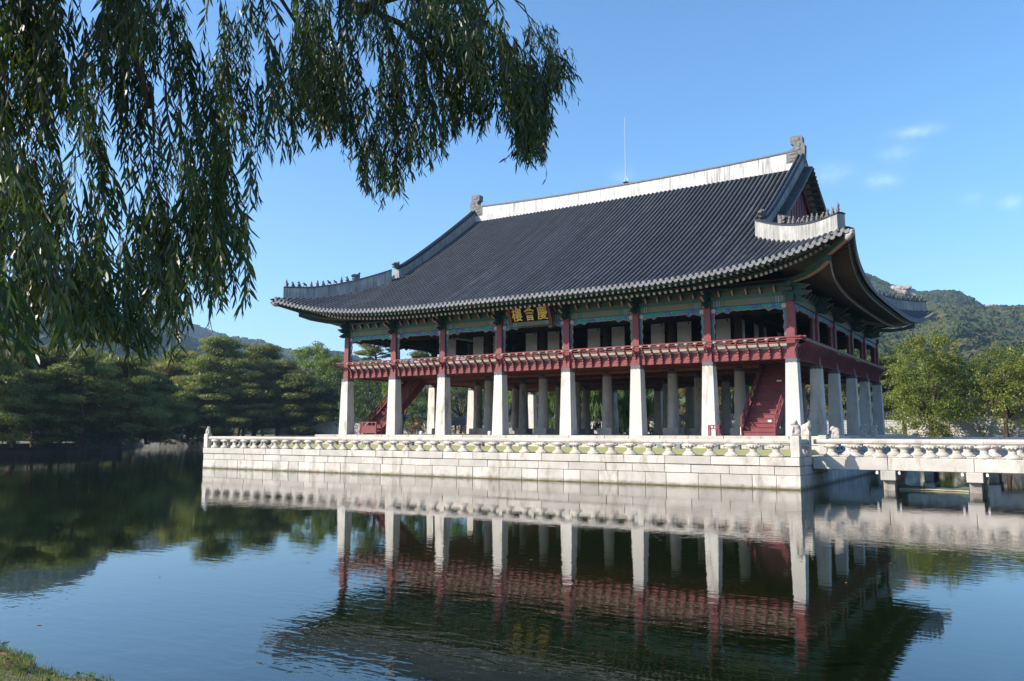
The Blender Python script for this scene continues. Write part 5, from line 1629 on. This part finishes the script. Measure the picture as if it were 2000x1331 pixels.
# tall thin pines seen through the upper storey
plant('thin1', lambda: pine(6, 24, 4.6, M['pine'], 170, .72, .5), 742, 168, 1.3, 'tall bare-stemmed pine framed by the first balcony bay', 'tall pines north of the pavilion', 1.0)
plant('thin1', None, 838, 176, 1.3, 'tall pine framed by the second balcony bay', 'tall pines north of the pavilion', 1.0, 2.0)
plant('pineE', None, 700, 172, 1.3, 'rounded pine top showing over the balcony rail at its west end', 'tall pines north of the pavilion', .92, 2.0)
# east bank: the yellow-green tree and its sparse neighbours
plant('ginkgo', lambda: broad(41, 12.4, 5.3, M['ginkgo'], 'deciduous_tree', 150, 150, .28, .02, .85), 1808, 101, 1.3, 'full yellow-green tree before the block wall, east of the pavilion', None, .92, 1.0)
plant('sparse', lambda: broad(42, 11.0, 4.8, M['ginkgo'], 'deciduous_tree', 100, 110, .26, .14, .9, 'bark', 0, .25), 1958, 101, 1.3, 'sparse tree with a dark forked trunk before the shaded wall', None, .90, .4)
plant('sparse2', lambda: broad(43, 11, 4.2, M['ginkgo'], 'deciduous_tree', 70, 100, .26, .15, .9, 'bark', 0, .2), 2040, 99, 1.3, 'olive tree cut off by the picture edge above the bridge', None, 1.0, 2.4)
plant('pineC', None, 1728, 116, 1.3, 'dark green pine between the pavilion and the yellow-green tree', None, .95, 1.4)

# ================================================================ MOUNTAINS
sky_l = [(-500, 560), (-200, 528), (0, 548), (100, 562), (150, 570), (179, 579), (212, 607), (255, 625), (332, 633), (396, 656), (444, 671), (520, 681), (577, 692), (623, 697), (700, 715), (900, 745), (1100, 770)]
sky_r = [(1000, 770), (1200, 700), (1400, 620), (1550, 545), (1620, 512), (1650, 516), (1690, 533), (1720, 545), (1760, 560), (1785, 572), (1805, 570), (1830, 567), (1870, 568), (1905, 587), (1925, 596), (1955, 602), (1990, 604), (2060, 612), (2200, 640), (2500, 700)]
def mountain(name, prof, R, r0, label, seed, dens, tsize, urange):
    us = np.arange(prof[0][0], prof[-1][0] + 1, 8.0)
    vs = np.interp(us, [p[0] for p in prof], [p[1] for p in prof])
    nr = 46
    V = np.zeros((len(us), nr, 3))
    for i, (u, v) in enumerate(zip(us, vs)):
        H = height_for(u, v, R) - tsize * .8
        for j in range(nr):
            t = j / (nr - 7)                 # beyond 1 the far side falls away
            d = r0 + (R - r0) * t
            z = (H - 1.0) * (t ** 1.25) if t <= 1 else (H - 1.0) * (1 - (t - 1) * 2.2)
            p = along(u, d)
            nz = mnoise.fractal(Vector((p.x / (R * .16) + seed, p.y / (R * .16), 0)), 1.0, 2.0, 5) * R * .035 * math.sin(math.pi * clamp(t, 0, 1)) ** .7
            V[i, j] = (p.x, p.y, max(z + nz, -3 if j == 0 else .5) + (1.0 if j else 0))
    n, m = V.shape[:2]
    f = np.array([(i * m + j, (i + 1) * m + j, (i + 1) * m + j + 1, i * m + j + 1) for i in range(n - 1) for j in range(m - 1)])
    o = structure(name, np_mesh(name, V.reshape(-1, 3), f, M['hill_trees'], True))
    # canopy points over the slope in view
    r = np.random.default_rng(seed)
    N = dens
    ii = r.uniform((urange[0] - us[0]) / 8, (urange[1] - us[0]) / 8, N).clip(0, n - 1.001); jj = (r.random(N) ** .8) * (nr - 6) 
    i0, j0 = ii.astype(int), jj.astype(int); a, c_ = (ii - i0)[:, None], (jj - j0)[:, None]
    P = V[i0, j0] * (1 - a) * (1 - c_) + V[i0 + 1, j0] * a * (1 - c_) + V[i0, j0 + 1] * (1 - a) * c_ + V[i0 + 1, j0 + 1] * a * c_
    return o, P
def forest(name, P, sizes, mat, label):
    me = bpy.data.meshes.new(name)
    me.vertices.add(len(P)); me.vertices.foreach_set('co', P.astype(np.float32).ravel())
    at = me.attributes.new('size', 'FLOAT', 'POINT'); at.data.foreach_set('value', sizes.astype(np.float32))
    me.materials.append(mat)
    o = link(name, me); o['kind'] = 'stuff'; o['label'] = label
    ng = bpy.data.node_groups.new(name + '_nodes', 'GeometryNodeTree')
    ng.interface.new_socket('Geometry', in_out='INPUT', socket_type='NodeSocketGeometry'); ng.interface.new_socket('Geometry', in_out='OUTPUT', socket_type='NodeSocketGeometry')
    N, Lk = ng.nodes, ng.links
    gi, go = N.new('NodeGroupInput'), N.new('NodeGroupOutput')
    ico = N.new('GeometryNodeMeshIcoSphere'); ico.inputs['Radius'].default_value = 1; ico.inputs['Subdivisions'].default_value = 3
    sp = N.new('GeometryNodeSetPosition'); nz = N.new('ShaderNodeTexNoise'); nz.inputs['Scale'].default_value = 2.6; nz.inputs['Detail'].default_value = 3
    sub = N.new('ShaderNodeVectorMath'); sub.operation = 'SUBTRACT'; sub.inputs[1].default_value = (.5, .5, .5)
    sc = N.new('ShaderNodeVectorMath'); sc.operation = 'MULTIPLY'; sc.inputs[1].default_value = (1.5, 1.5, 1.2)
    Lk.new(nz.outputs['Color'], sub.inputs[0]); Lk.new(sub.outputs[0], sc.inputs[0]); Lk.new(sc.outputs[0], sp.inputs['Offset']); Lk.new(ico.outputs['Mesh'], sp.inputs['Geometry'])
    sm = N.new('GeometryNodeSetMaterial'); sm.inputs['Material'].default_value = mat; Lk.new(sp.outputs[0], sm.inputs['Geometry'])
    ip = N.new('GeometryNodeInstanceOnPoints'); Lk.new(gi.outputs[0], ip.inputs['Points']); Lk.new(sm.outputs[0], ip.inputs['Instance'])
    na = N.new('GeometryNodeInputNamedAttribute'); na.data_type = 'FLOAT'; na.inputs['Name'].default_value = 'size'
    cx = N.new('ShaderNodeCombineXYZ'); mz = N.new('ShaderNodeMath'); mz.operation = 'MULTIPLY'; mz.inputs[1].default_value = .85
    Lk.new(na.outputs['Attribute'], cx.inputs[0]); Lk.new(na.outputs['Attribute'], cx.inputs[1]); Lk.new(na.outputs['Attribute'], mz.inputs[0]); Lk.new(mz.outputs[0], cx.inputs[2]); Lk.new(cx.outputs[0], ip.inputs['Scale'])
    rv = N.new('FunctionNodeRandomValue'); rv.data_type = 'FLOAT_VECTOR'; rv.inputs['Max'].default_value = (.5, .5, 6.28); Lk.new(rv.outputs[0], ip.inputs['Rotation'])
    Lk.new(ip.outputs[0], go.inputs[0])
    mod = o.modifiers.new('canopy', 'NODES'); mod.node_group = ng
    return o
mo_l, P1 = mountain('mountain', sky_l, 2000, 330, '', 3, 15000, 9, (-150, 760))
forest('mountain_forest', P1, 6.0 + 5.5 * np.random.default_rng(1).random(len(P1)), M['hill_trees'], 'hazy forest covering the western mountain')
mo_r, P2 = mountain('mountain', sky_r, 1150, 220, '', 8, 13000, 5, (1560, 2080))
forest('mountain_forest', P2, 3.2 + 3.2 * np.random.default_rng(2).random(len(P2)), M['hill_trees'], 'green forest covering the eastern mountain')
def outcrop(u, v, d, rx, rz, label, seed):
    c = ray_at(u, v, d); b = MB(); rd = random.Random(seed)
    for k in range(13):
        b.ball((c.x + rd.uniform(-1, 1) * rx, c.y + rd.uniform(-.5, .2) * rx, c.z + rd.uniform(-.6, .7) * rz), (rx * rd.uniform(.25, .5), rx * .4, rz * rd.uniform(.35, .65)), 10, 7)
    me = b.mesh('granite_outcrop', M['rock'])
    for p in me.vertices: p.co += Vector((mnoise.noise(p.co * .12), mnoise.noise(p.co * .12 + Vector((9, 0, 0))), mnoise.noise(p.co * .12 + Vector((0, 9, 0))))) * rx * .35
    return thing('granite_outcrop', (0, 0, 0), label, 'rock', None, me)
outcrop(1764, 570, 1060, 11, 6.5, 'pale bare granite outcrop just under the mountain skyline', 1)
outcrop(1938, 598, 1100, 6, 2.2, 'small pale rock on the lower ridge near the picture edge', 2)

# ================================================================ VISITORS under the pines (tiny, far)
def person(p, rz, top, legs, label):
    t = thing('person', p, label, 'person')
    b = MB()
    b.lathe([(.085, .80), (.15, .86), (.155, 1.0), (.14, 1.12), (.17, 1.28), (.16, 1.40), (.06, 1.46), (.055, 1.52)], 12, 1, .66)
    b.ball((0, -.01, 1.62), (.085, .10, .12), 12, 9)
    for s_ in (-1, 1):
        b.tube([(s_ * .09, 0, .86), (s_ * .10, .02, .48), (s_ * .10, .05 * s_, .08)], [.085, .06, .045], 8); b.ball((s_ * .10, .05 * s_ - .06, .05), (.045, .12, .05), 8, 5)
        b.tube([(s_ * .17, 0, 1.38), (s_ * .22, .02, 1.12), (s_ * .20, -.08, .90)], [.055, .045, .035], 8); b.ball((s_ * .20, -.10, .84), (.035, .04, .07), 8, 5)
    body = part('body', b, M['skin'], t, True, loc=p, rz=rz)
    m = body.modifiers.new('fuse', 'REMESH'); m.mode = 'VOXEL'; m.voxel_size = .022; m.use_smooth_shade = True
    b = MB(); b.lathe([(.175, .82), (.18, 1.0), (.165, 1.12), (.19, 1.28), (.18, 1.41), (.09, 1.47)], 12, 1, .68)
    for s_ in (-1, 1): b.tube([(s_ * .17, 0, 1.38), (s_ * .22, .02, 1.12), (s_ * .205, -.06, .95)], [.07, .06, .05], 8)
    part('jacket', b, top, t, True, loc=p, rz=rz)
    b = MB()
    for s_ in (-1, 1): b.tube([(s_ * .09, 0, .9), (s_ * .10, .02, .48), (s_ * .10, .05 * s_, .10)], [.105, .08, .065], 8)
    part('trousers', b, legs, t, True, loc=p, rz=rz)
    b = MB(); b.ball((0, .02, 1.67), (.095, .105, .10), 10, 7); part('hair', b, M['hair'], t, True, loc=p, rz=rz)
M['cl_red'] = m_cloth('red_jacket', (.55, .03, .05)); M['cl_blue'] = m_cloth('blue_jacket', (.05, .16, .34)); M['cl_or'] = m_cloth('orange_jacket', (.6, .13, .03)); M['cl_dk'] = m_cloth('dark_trousers', (.03, .035, .05)); M['cl_w'] = m_cloth('white_shirt', (.62, .62, .6))
for u, d, a, c_, lb in ((30, 150, 'cl_red', 'cl_dk', 'person in a red jacket walking under the islet pines'), (66, 152, 'cl_blue', 'cl_dk', 'person in blue standing under the pines near the picture edge'), (247, 158, 'cl_or', 'cl_dk', 'person in an orange jacket beyond the end of the islet'), (108, 155, 'cl_w', 'cl_dk', 'person in a white shirt among the islet trunks')):
    p = along(u, d, 1.3)
    person(p, u * .1, M[a], M[c_], lb)

# ================================================================ NEAR BANK with grass
r = np.random.default_rng(17)
def edge_y(x): return -44.72 - max(0, x - 5.6) * .10 + .05 * math.sin(x * 1.9 + .6) + .05 * math.sin(x * 5.1) + .025 * math.sin(x * 13)
xs = np.linspace(-14, 24, 190)
V, ny = [], 18
for x in xs:
    e = edge_y(x)
    for j in range(ny):
        if j < 5: y = e + .30 - j * .075; z = [-.35, .15, .62, .92, 1.06][j]
        else: y = e - .04 - (j - 5) ** 1.25 * .11; z = 1.10 + min(.25, (j - 5) * .016)
        z += mnoise.noise(Vector((x * 1.7, y * 1.7, 0))) * .05 * (1 if j > 2 else .3) + mnoise.noise(Vector((x * 7, y * 7, 3))) * .018
        y += mnoise.noise(Vector((x * 3, z * 4, 5))) * .04
        V.append((x, y, z))
f = np.array([(i * ny + j, (i + 1) * ny + j, (i + 1) * ny + j + 1, i * ny + j + 1) for i in range(len(xs) - 1) for j in range(ny - 1)])
structure('near_bank', np_mesh('near_bank', np.array(V), f, M['soil'], True))
def bank_z(x, y):
    e = edge_y(x); d = e - y
    z = 1.10 if d < .04 else 1.10 + min(.25, ((d - .04) / .11) ** .8 * .016)
    if d < 0: z = 1.06 + d * 2.6
    return z + mnoise.noise(Vector((x * 1.7, y * 1.7, 0))) * .05 + mnoise.noise(Vector((x * 7, y * 7, 3))) * .018
def blades(n, x0, x1, d0, d1, h0, h1, w, lean, seed):
    r = np.random.default_rng(seed); vs = []
    for _ in range(n):
        x = r.uniform(x0, x1); d = d0 + (d1 - d0) * r.random() ** 1.2; y = edge_y(x) - d
        if mnoise.noise(Vector((x * 1.3, y * 1.3, 8))) < -.42 + .2 * r.random() - .1: continue
        z = bank_z(x, y) - .01; h = h0 + (h1 - h0) * r.random() ** 2; a = r.uniform(0, 6.283); b_ = r.uniform(0, 6.283); l = lean * r.random() * h
        dx, dy = math.cos(a) * w / 2, math.sin(a) * w / 2; lx, ly = math.cos(b_) * l, math.sin(b_) * l
        vs += [(x - dx, y - dy, z), (x + dx, y + dy, z), (x + dx * .7 + lx * .4, y + dy * .7 + ly * .4, z + h * .6), (x - dx * .7 + lx * .4, y - dy * .7 + ly * .4, z + h * .6),
               (x + lx * .4 + dx * .7, y + ly * .4 + dy * .7, z + h * .6), (x + lx * .4 - dx * .7, y + ly * .4 - dy * .7, z + h * .6), (x + lx, y + ly, z + h * .95), (x + lx * 1.02, y + ly * 1.02, z + h)]
    v = np.array(vs)
    return v, np.arange(len(v)).reshape(-1, 4)
v, f = blades(52000, 1.5, 9.0, -.12, 2.2, .015, .055, .006, .9, 1)
v2, f2 = blades(40, 1.5, 9.5, -.08, .35, .08, .20, .004, .5, 2)
o = link('bank_grass', np_mesh('bank_grass', np.concatenate([v, v2]), np.concatenate([f, f2 + len(v)]), M['grass'])); o['kind'] = 'stuff'; o['label'] = 'short grass on the near bank'
vs = []
for k in range(420):
    x = r.uniform(2, 9); y = edge_y(x) - r.random() ** 1.1 * 2.0; z = bank_z(x, y) + .008
    for q in range(5):
        a = q * 1.257 + r.random(); L = r.uniform(.02, .04); w_ = L * .45; ca, sa = math.cos(a), math.sin(a); up = L * r.uniform(.15, .7)
        vs += [(x, y, z), (x + ca * L * .5 - sa * w_, y + sa * L * .5 + ca * w_, z + up * .7), (x + ca * L, y + sa * L, z + up), (x + ca * L * .5 + sa * w_, y + sa * L * .5 - ca * w_, z + up * .7)]
v = np.array(vs); o = link('bank_weeds', np_mesh('bank_weeds', v, np.arange(len(v)).reshape(-1, 4), M['weed'])); o['kind'] = 'stuff'; o['label'] = 'small leafy weeds in the bank grass'
vs = []
for k in range(90):
    x = r.uniform(2, 9); y = edge_y(x) - r.random() * 2.0; z = bank_z(x, y) + .025; a = r.uniform(0, 6.28); L = r.uniform(.03, .06); ca, sa = math.cos(a), math.sin(a)
    vs += [(x - ca * L, y - sa * L, z), (x - sa * L * .35, y + ca * L * .35, z + .012), (x + ca * L, y + sa * L, z + .006), (x + sa * L * .35, y - ca * L * .35, z + .016)]
v = np.array(vs); o = link('fallen_leaves', np_mesh('fallen_leaves', v, np.arange(len(v)).reshape(-1, 4), M['dry_leaf'])); o['kind'] = 'stuff'; o['label'] = 'dry fallen leaves on the bank'

vs = []
for k in range(70):                        # leaves and specks adrift on the pond
    d = r.uniform(14, 60); p = along(r.uniform(100, 1990), d); a = r.uniform(0, 6.28); L = r.uniform(.03, .07); ca, sa = math.cos(a), math.sin(a)
    if p.y > TY0 - .5 and TX0 < p.x: continue
    vs += [(p.x - ca * L, p.y - sa * L, .006), (p.x - sa * L * .35, p.y + ca * L * .35, .010), (p.x + ca * L, p.y + sa * L, .008), (p.x + sa * L * .35, p.y - ca * L * .35, .012)]
v = np.array(vs); o = link('floating_leaves', np_mesh('floating_leaves', v, np.arange(len(v)).reshape(-1, 4), M['dry_leaf'])); o['kind'] = 'stuff'; o['label'] = 'fallen leaves adrift on the pond'

# ================================================================ THE WILLOW leaning in overhead
r = np.random.default_rng(23)
TR = Vector((5.2, -50.6, 1.2))
wl = thing('willow_tree', TR, 'old willow whose leafy hanging branches fill the upper corner of the view', 'tree')
b = MB(); tips = []
fork = TR + Vector((.6, 1.2, 3.6))
b.tube([TR + Vector((0, 0, -.3)), TR + Vector((.1, .3, 1.6)), fork], [.48, .40, .34], 10)
def crooked(p, q, r0, r1, n=9, amp=.12, seed=0):
    rd = random.Random(seed); p, q = Vector(p), Vector(q); out, rs = [], []
    for k in range(n + 1):
        t = k / n; o = Vector((rd.uniform(-1, 1), rd.uniform(-1, 1), rd.uniform(-1, 1))) * amp * math.sin(math.pi * t)
        out.append(p.lerp(q, t) + o + Vector((0, 0, .35 * math.sin(math.pi * t)))); rs.append(r0 + (r1 - r0) * t)
    b.tube(out, rs, 8); return out
# limbs: from the fork to places overhead (given as direction and distance from the photographer)
L1 = crooked(fork, ray_at(150, -60, 6.4), .20, .05, seed=1)
L2 = crooked(fork, ray_at(330, -120, 7.0), .24, .07, seed=2)
L3 = crooked(L2[-1], ray_at(700, 20, 7.8), .075, .05, 8, .10, 3)
L4 = crooked(L3[-1], ray_at(1010, 110, 8.2), .05, .015, 8, .08, 4)
L5 = crooked(L2[-1], ray_at(600, 80, 7.4), .03, .012, 6, .06, 5)
L6 = crooked(L1[-1], ray_at(290, 210, 6.4), .05, .02, 6, .08, 6)
L7 = crooked(L3[-1], ray_at(880, 200, 7.7), .04, .015, 6, .08, 7)
L8 = crooked(L4[4], ray_at(1045, 45, 8.0), .012, .005, 6, .04, 8)
L9 = crooked(L4[6], ray_at(1062, 95, 8.2), .010, .004, 6, .04, 9)
L10 = crooked(L6[-1], ray_at(300, 330, 6.3), .02, .006, 6, .05, 10)
part('trunk', b, M['bark'], wl, True)
def leaf_arrays(base, dirs, nrm, L, W):
    n = len(base)
    side = np.cross(dirs, nrm); side /= np.linalg.norm(side, axis=1)[:, None] + 1e-9
    L, W = L[:, None], W[:, None]
    curl = nrm * L
    pts = np.stack([base, base + dirs * L * .35 + side * W * .5 - curl * .02, base + dirs * L * .35 - side * W * .5 - curl * .02,
                    base + dirs * L * .7 + side * W * .36 - curl * .07, base + dirs * L * .7 - side * W * .36 - curl * .07, base + dirs * L - curl * .16], 1)
    return pts
LF_T = [(0, 2, 1), (1, 2, 3), (2, 4, 3), (3, 4, 5)]
tw = MB(); leaf_base, leaf_dir, leaf_nrm, leaf_L, leaf_W = [], [], [], [], []
def strand(P0, P1, bow, leafL, gap, taper=True, rad=.0022):
    """One hanging twig from P0 to P1 with its leaves."""
    P0, P1 = Vector(P0), Vector(P1); L = (P1 - P0).length; n = max(4, int(L / .09)); path = []
    w1, w2 = r.uniform(0, 6.28), r.uniform(0, 6.28)
    for k in range(n + 1):
        t = k / n; p = P0.lerp(P1, t) + bow * math.sin(math.pi * t)
        p += Vector((math.sin(t * 5 + w1), math.cos(t * 4 + w2), 0)) * .025 * L
        path.append(p)
    tw.tube(path, [rad * (1.3 - t / n) for t in range(n + 1)], 3, False)
    m = int(L / gap)
    for k in range(m):
        t = (k + .6) / m; i = min(int(t * n), n - 1); p = path[i].lerp(path[i + 1], t * n - i); d = (path[i + 1] - path[i]).normalized()
        a = k * 2.4 + r.uniform(-.7, .7); s_ = Vector((math.cos(a), math.sin(a), 0))
        dv = (d * r.uniform(.35, 1.0) + s_ * r.uniform(.15, .75) + Vector((0, 0, -.45))).normalized()
        leaf_base.append(p); leaf_dir.append(dv)
        nn = (s_.cross(dv) + Vector(r.normal(size=3)) * .7); leaf_nrm.append(nn.normalized())
        l = leafL * r.uniform(.65, 1.2) * (.6 + .4 * min(1, (1 - t) * 5)); leaf_L.append(l); leaf_W.append(l * r.uniform(.12, .18))
vb_l = [(-60, 690), (0, 700), (40, 690), (75, 640), (100, 700), (125, 640), (150, 690), (185, 660), (200, 705), (235, 660), (250, 735), (272, 640), (300, 690), (325, 700), (345, 600), (365, 655), (385, 560), (400, 640), (420, 600), (450, 610), (458, 520), (470, 470), (490, 410), (502, 405), (512, 310), (545, 325), (578, 320), (590, 240), (600, 215), (608, 140)]
vb_r = [(555, 215), (580, 245), (605, 200), (618, 285), (640, 300), (660, 260), (690, 340), (712, 385), (735, 410), (748, 370), (775, 400), (790, 380), (800, 330), (832, 350), (862, 290), (872, 315), (888, 250), (915, 265), (930, 285), (945, 240), (970, 275), (990, 265), (1010, 330), (1030, 345), (1048, 300), (1062, 290), (1072, 200), (1090, 170), (1105, 140)]
vt_r = [(555, -60), (930, -60), (955, 10), (965, 60), (1000, 95), (1030, 112), (1060, 118), (1105, 120)]
ip = lambda T, u: float(np.interp(u, [a for a, _ in T], [c_ for _, c_ in T]))
def hang(u, v0, v1, d, leafL, gap=.020, lean=0.0):
    """Strand hung between two heights at one spot: depth d in metres from the photographer."""
    P0 = ray_at(u, v0, d); P1 = ray_at(u, v1, d)
    f_ = Vector((P0.x, P0.y, 0)); P1 = Vector((P0.x + C_R.x * lean + r.normal() * .03, P0.y + C_R.y * lean + r.normal() * .03, P1.z))
    strand(P0, P1, Vector((r.normal() * .03, r.normal() * .03, 0)), leafL, gap)
# western curtain
for c_ in range(205):                     # sprays of a few twigs each, so that sky shows between them
    u0 = -60 + 660 * r.random() ** (1.3 if c_ % 2 else 1.0)
    vb0 = ip(vb_l, u0); v00 = r.uniform(-160, vb0 - 60)
    gapz = math.exp(-(((u0 - 185) / 60) ** 2 + ((v00 + 40 - 110) / 70) ** 2))
    if r.random() < gapz * .8: continue
    if u0 > 430 and r.random() < .30: continue
    if u0 > 515 and v00 < 120 and r.random() < .75: continue
    near = clamp((v00 - 150) / 400) * clamp((420 - u0) / 350)
    d0 = 7.2 - 2.7 * near + r.normal() * .45
    lean = r.uniform(-.05, .22); LL0 = r.uniform(110, 320)
    for q in range(int(r.uniform(4, 8)) + (1 if u0 < 150 and v00 < 300 else 0)):
        u = u0 + r.normal() * 13; vb = ip(vb_l, u); v0 = v00 + r.normal() * 30
        v1 = min(vb - 110 * r.random() ** 2, v0 + LL0 * r.uniform(.6, 1.15))
        if v1 - v0 < 40: continue
        hang(u, v0, v1, d0 + r.normal() * .10, r.uniform(.085, .15), r.uniform(.021, .030), lean + r.normal() * .04)
for u, v in vb_l[1:-1]:
    if u < 500: hang(u, v - r.uniform(120, 230), v, r.uniform(4.6, 5.6), .115, .02, .03)
    else: hang(u, v - r.uniform(90, 150), v, r.uniform(6.5, 7.2), .115, .02, .03)
# eastern bough
for c_ in range(200):
    u0 = r.uniform(555, 1098); vb0, vt0 = ip(vb_r, u0), ip(vt_r, u0)
    if vb0 - vt0 < 40: continue
    v00 = r.uniform(vt0 - 20, max(vt0, vb0 - 70))
    if u0 < 590 and v00 < 120 and r.random() < .8: continue
    d0 = 7.7 + r.normal() * .5; lean = r.uniform(-.04, .12); LL0 = r.uniform(80, 200)
    for q in range(int(r.uniform(4, 8))):
        u = u0 + r.normal() * 11; vb = ip(vb_r, u); v0 = max(v00 + r.normal() * 22, ip(vt_r, u) - 25); v1 = min(vb - r.uniform(0, 22), v0 + LL0 * r.uniform(.6, 1.15))
        if v1 - v0 < 30: continue
        hang(u, v0, v1, d0 + r.normal() * .10, r.uniform(.08, .135), r.uniform(.020, .028), lean + r.normal() * .03)
for k in range(16):                       # loose wisps along the outer edge
    u = r.uniform(1060, 1112); v0 = r.uniform(90, 160); hang(u, v0, v0 + r.uniform(30, 90), 8.1 + r.normal() * .1, .085, .03, .06)
for u, v in vb_r[1:-1]: hang(u, v - r.uniform(70, 140), v, r.uniform(7.3, 8.0), .105, .02, .02)
for k in range(26):
    u = r.uniform(1015, 1085); hang(u, r.uniform(35, 60), r.uniform(70, 130), 8.05 + r.normal() * .08, .085, .022, .04)
for u0, v0, v1 in ((672, 240, 325), (672, 300, 330), (775, 330, 412), (1047, 300, 362), (745, 330, 415)): hang(u0, v0, v1, 7.5, .09, .07, .02)
# the rest of the crown, above and behind the view, which shades what hangs below
n_vis = len(leaf_base)
cen = CAM + C_F * 3.5 - C_R * 3.0
for k in range(800):
    p = Vector((cen.x + r.normal() * 3.6 - 1.6, cen.y + r.normal() * 3.0 - 1.8, r.uniform(6.2, 11.0)))
    q = p - CAM; fwd = q.dot(C_F)
    if fwd > .5:
        uu, vv = 1000 + FPX * q.dot(C_R) / fwd, 665 - FPX * q.dot(C_U) / fwd
        if uu > -250 and (uu > 1020 or vv + 1.7 * FPX / fwd > -70): continue
    strand(p, p + Vector((r.normal() * .15, r.normal() * .15, -r.uniform(.7, 1.5))), Vector((0, 0, 0)), .21, .05, rad=.004)
part('twig', tw, M['bark'], wl)['kind'] = 'stuff'
base = np.array([tuple(p) for p in leaf_base]); dirs = np.array([tuple(p) for p in leaf_dir]); nrm = np.array([tuple(p) for p in leaf_nrm]); LL = np.array(leaf_L); WW = np.array(leaf_W)
WW[n_vis:] *= 1.8
pts = leaf_arrays(base, dirs, nrm, LL, WW)
dist = np.linalg.norm(base - np.array(CAM), axis=1); dist[n_vis:] = 99
q = base - np.array(CAM); fw = q @ np.array(C_F); uu = 1000 + FPX * (q @ np.array(C_R)) / fw; vv = 665 - FPX * (q @ np.array(C_U)) / fw
show = np.where((uu > 5) & (uu < 1995) & (vv > 5), LL / dist, 0)
big = np.argsort(-show)[:300]
mask = np.ones(len(base), bool); mask[big] = False
rest = pts[mask]; n = len(rest)
F = (np.arange(n)[:, None, None] * 6 + np.array(LF_T)[None]).reshape(-1, 3)
o = link('foliage', np_mesh('foliage', rest.reshape(-1, 3), F, M['willow']), wl); o['kind'] = 'stuff'
for k in big:
    link('leaf', np_mesh('leaf', pts[k] - base[k], np.array(LF_T), M['willow']), wl, tuple(base[k]))

# ================================================================ HAZE
HAZE = 0.00016
if HAZE:
    t = NT('thin_blue_haze')
    pv = t.n('VolumePrincipled'); pv.inputs['Color'].default_value = (.48, .72, 1.0, 1); pv.inputs['Density'].default_value = HAZE; pv.inputs['Anisotropy'].default_value = .2
    t.l(pv.outputs[0], t.out.inputs['Volume'])
    b = MB(); b.box(-2520, 950, -720, 2250, -1.2, 420)
    o = link('haze', b.mesh('haze', t.m)); o['kind'] = 'stuff'; o['label'] = 'thin autumn haze'
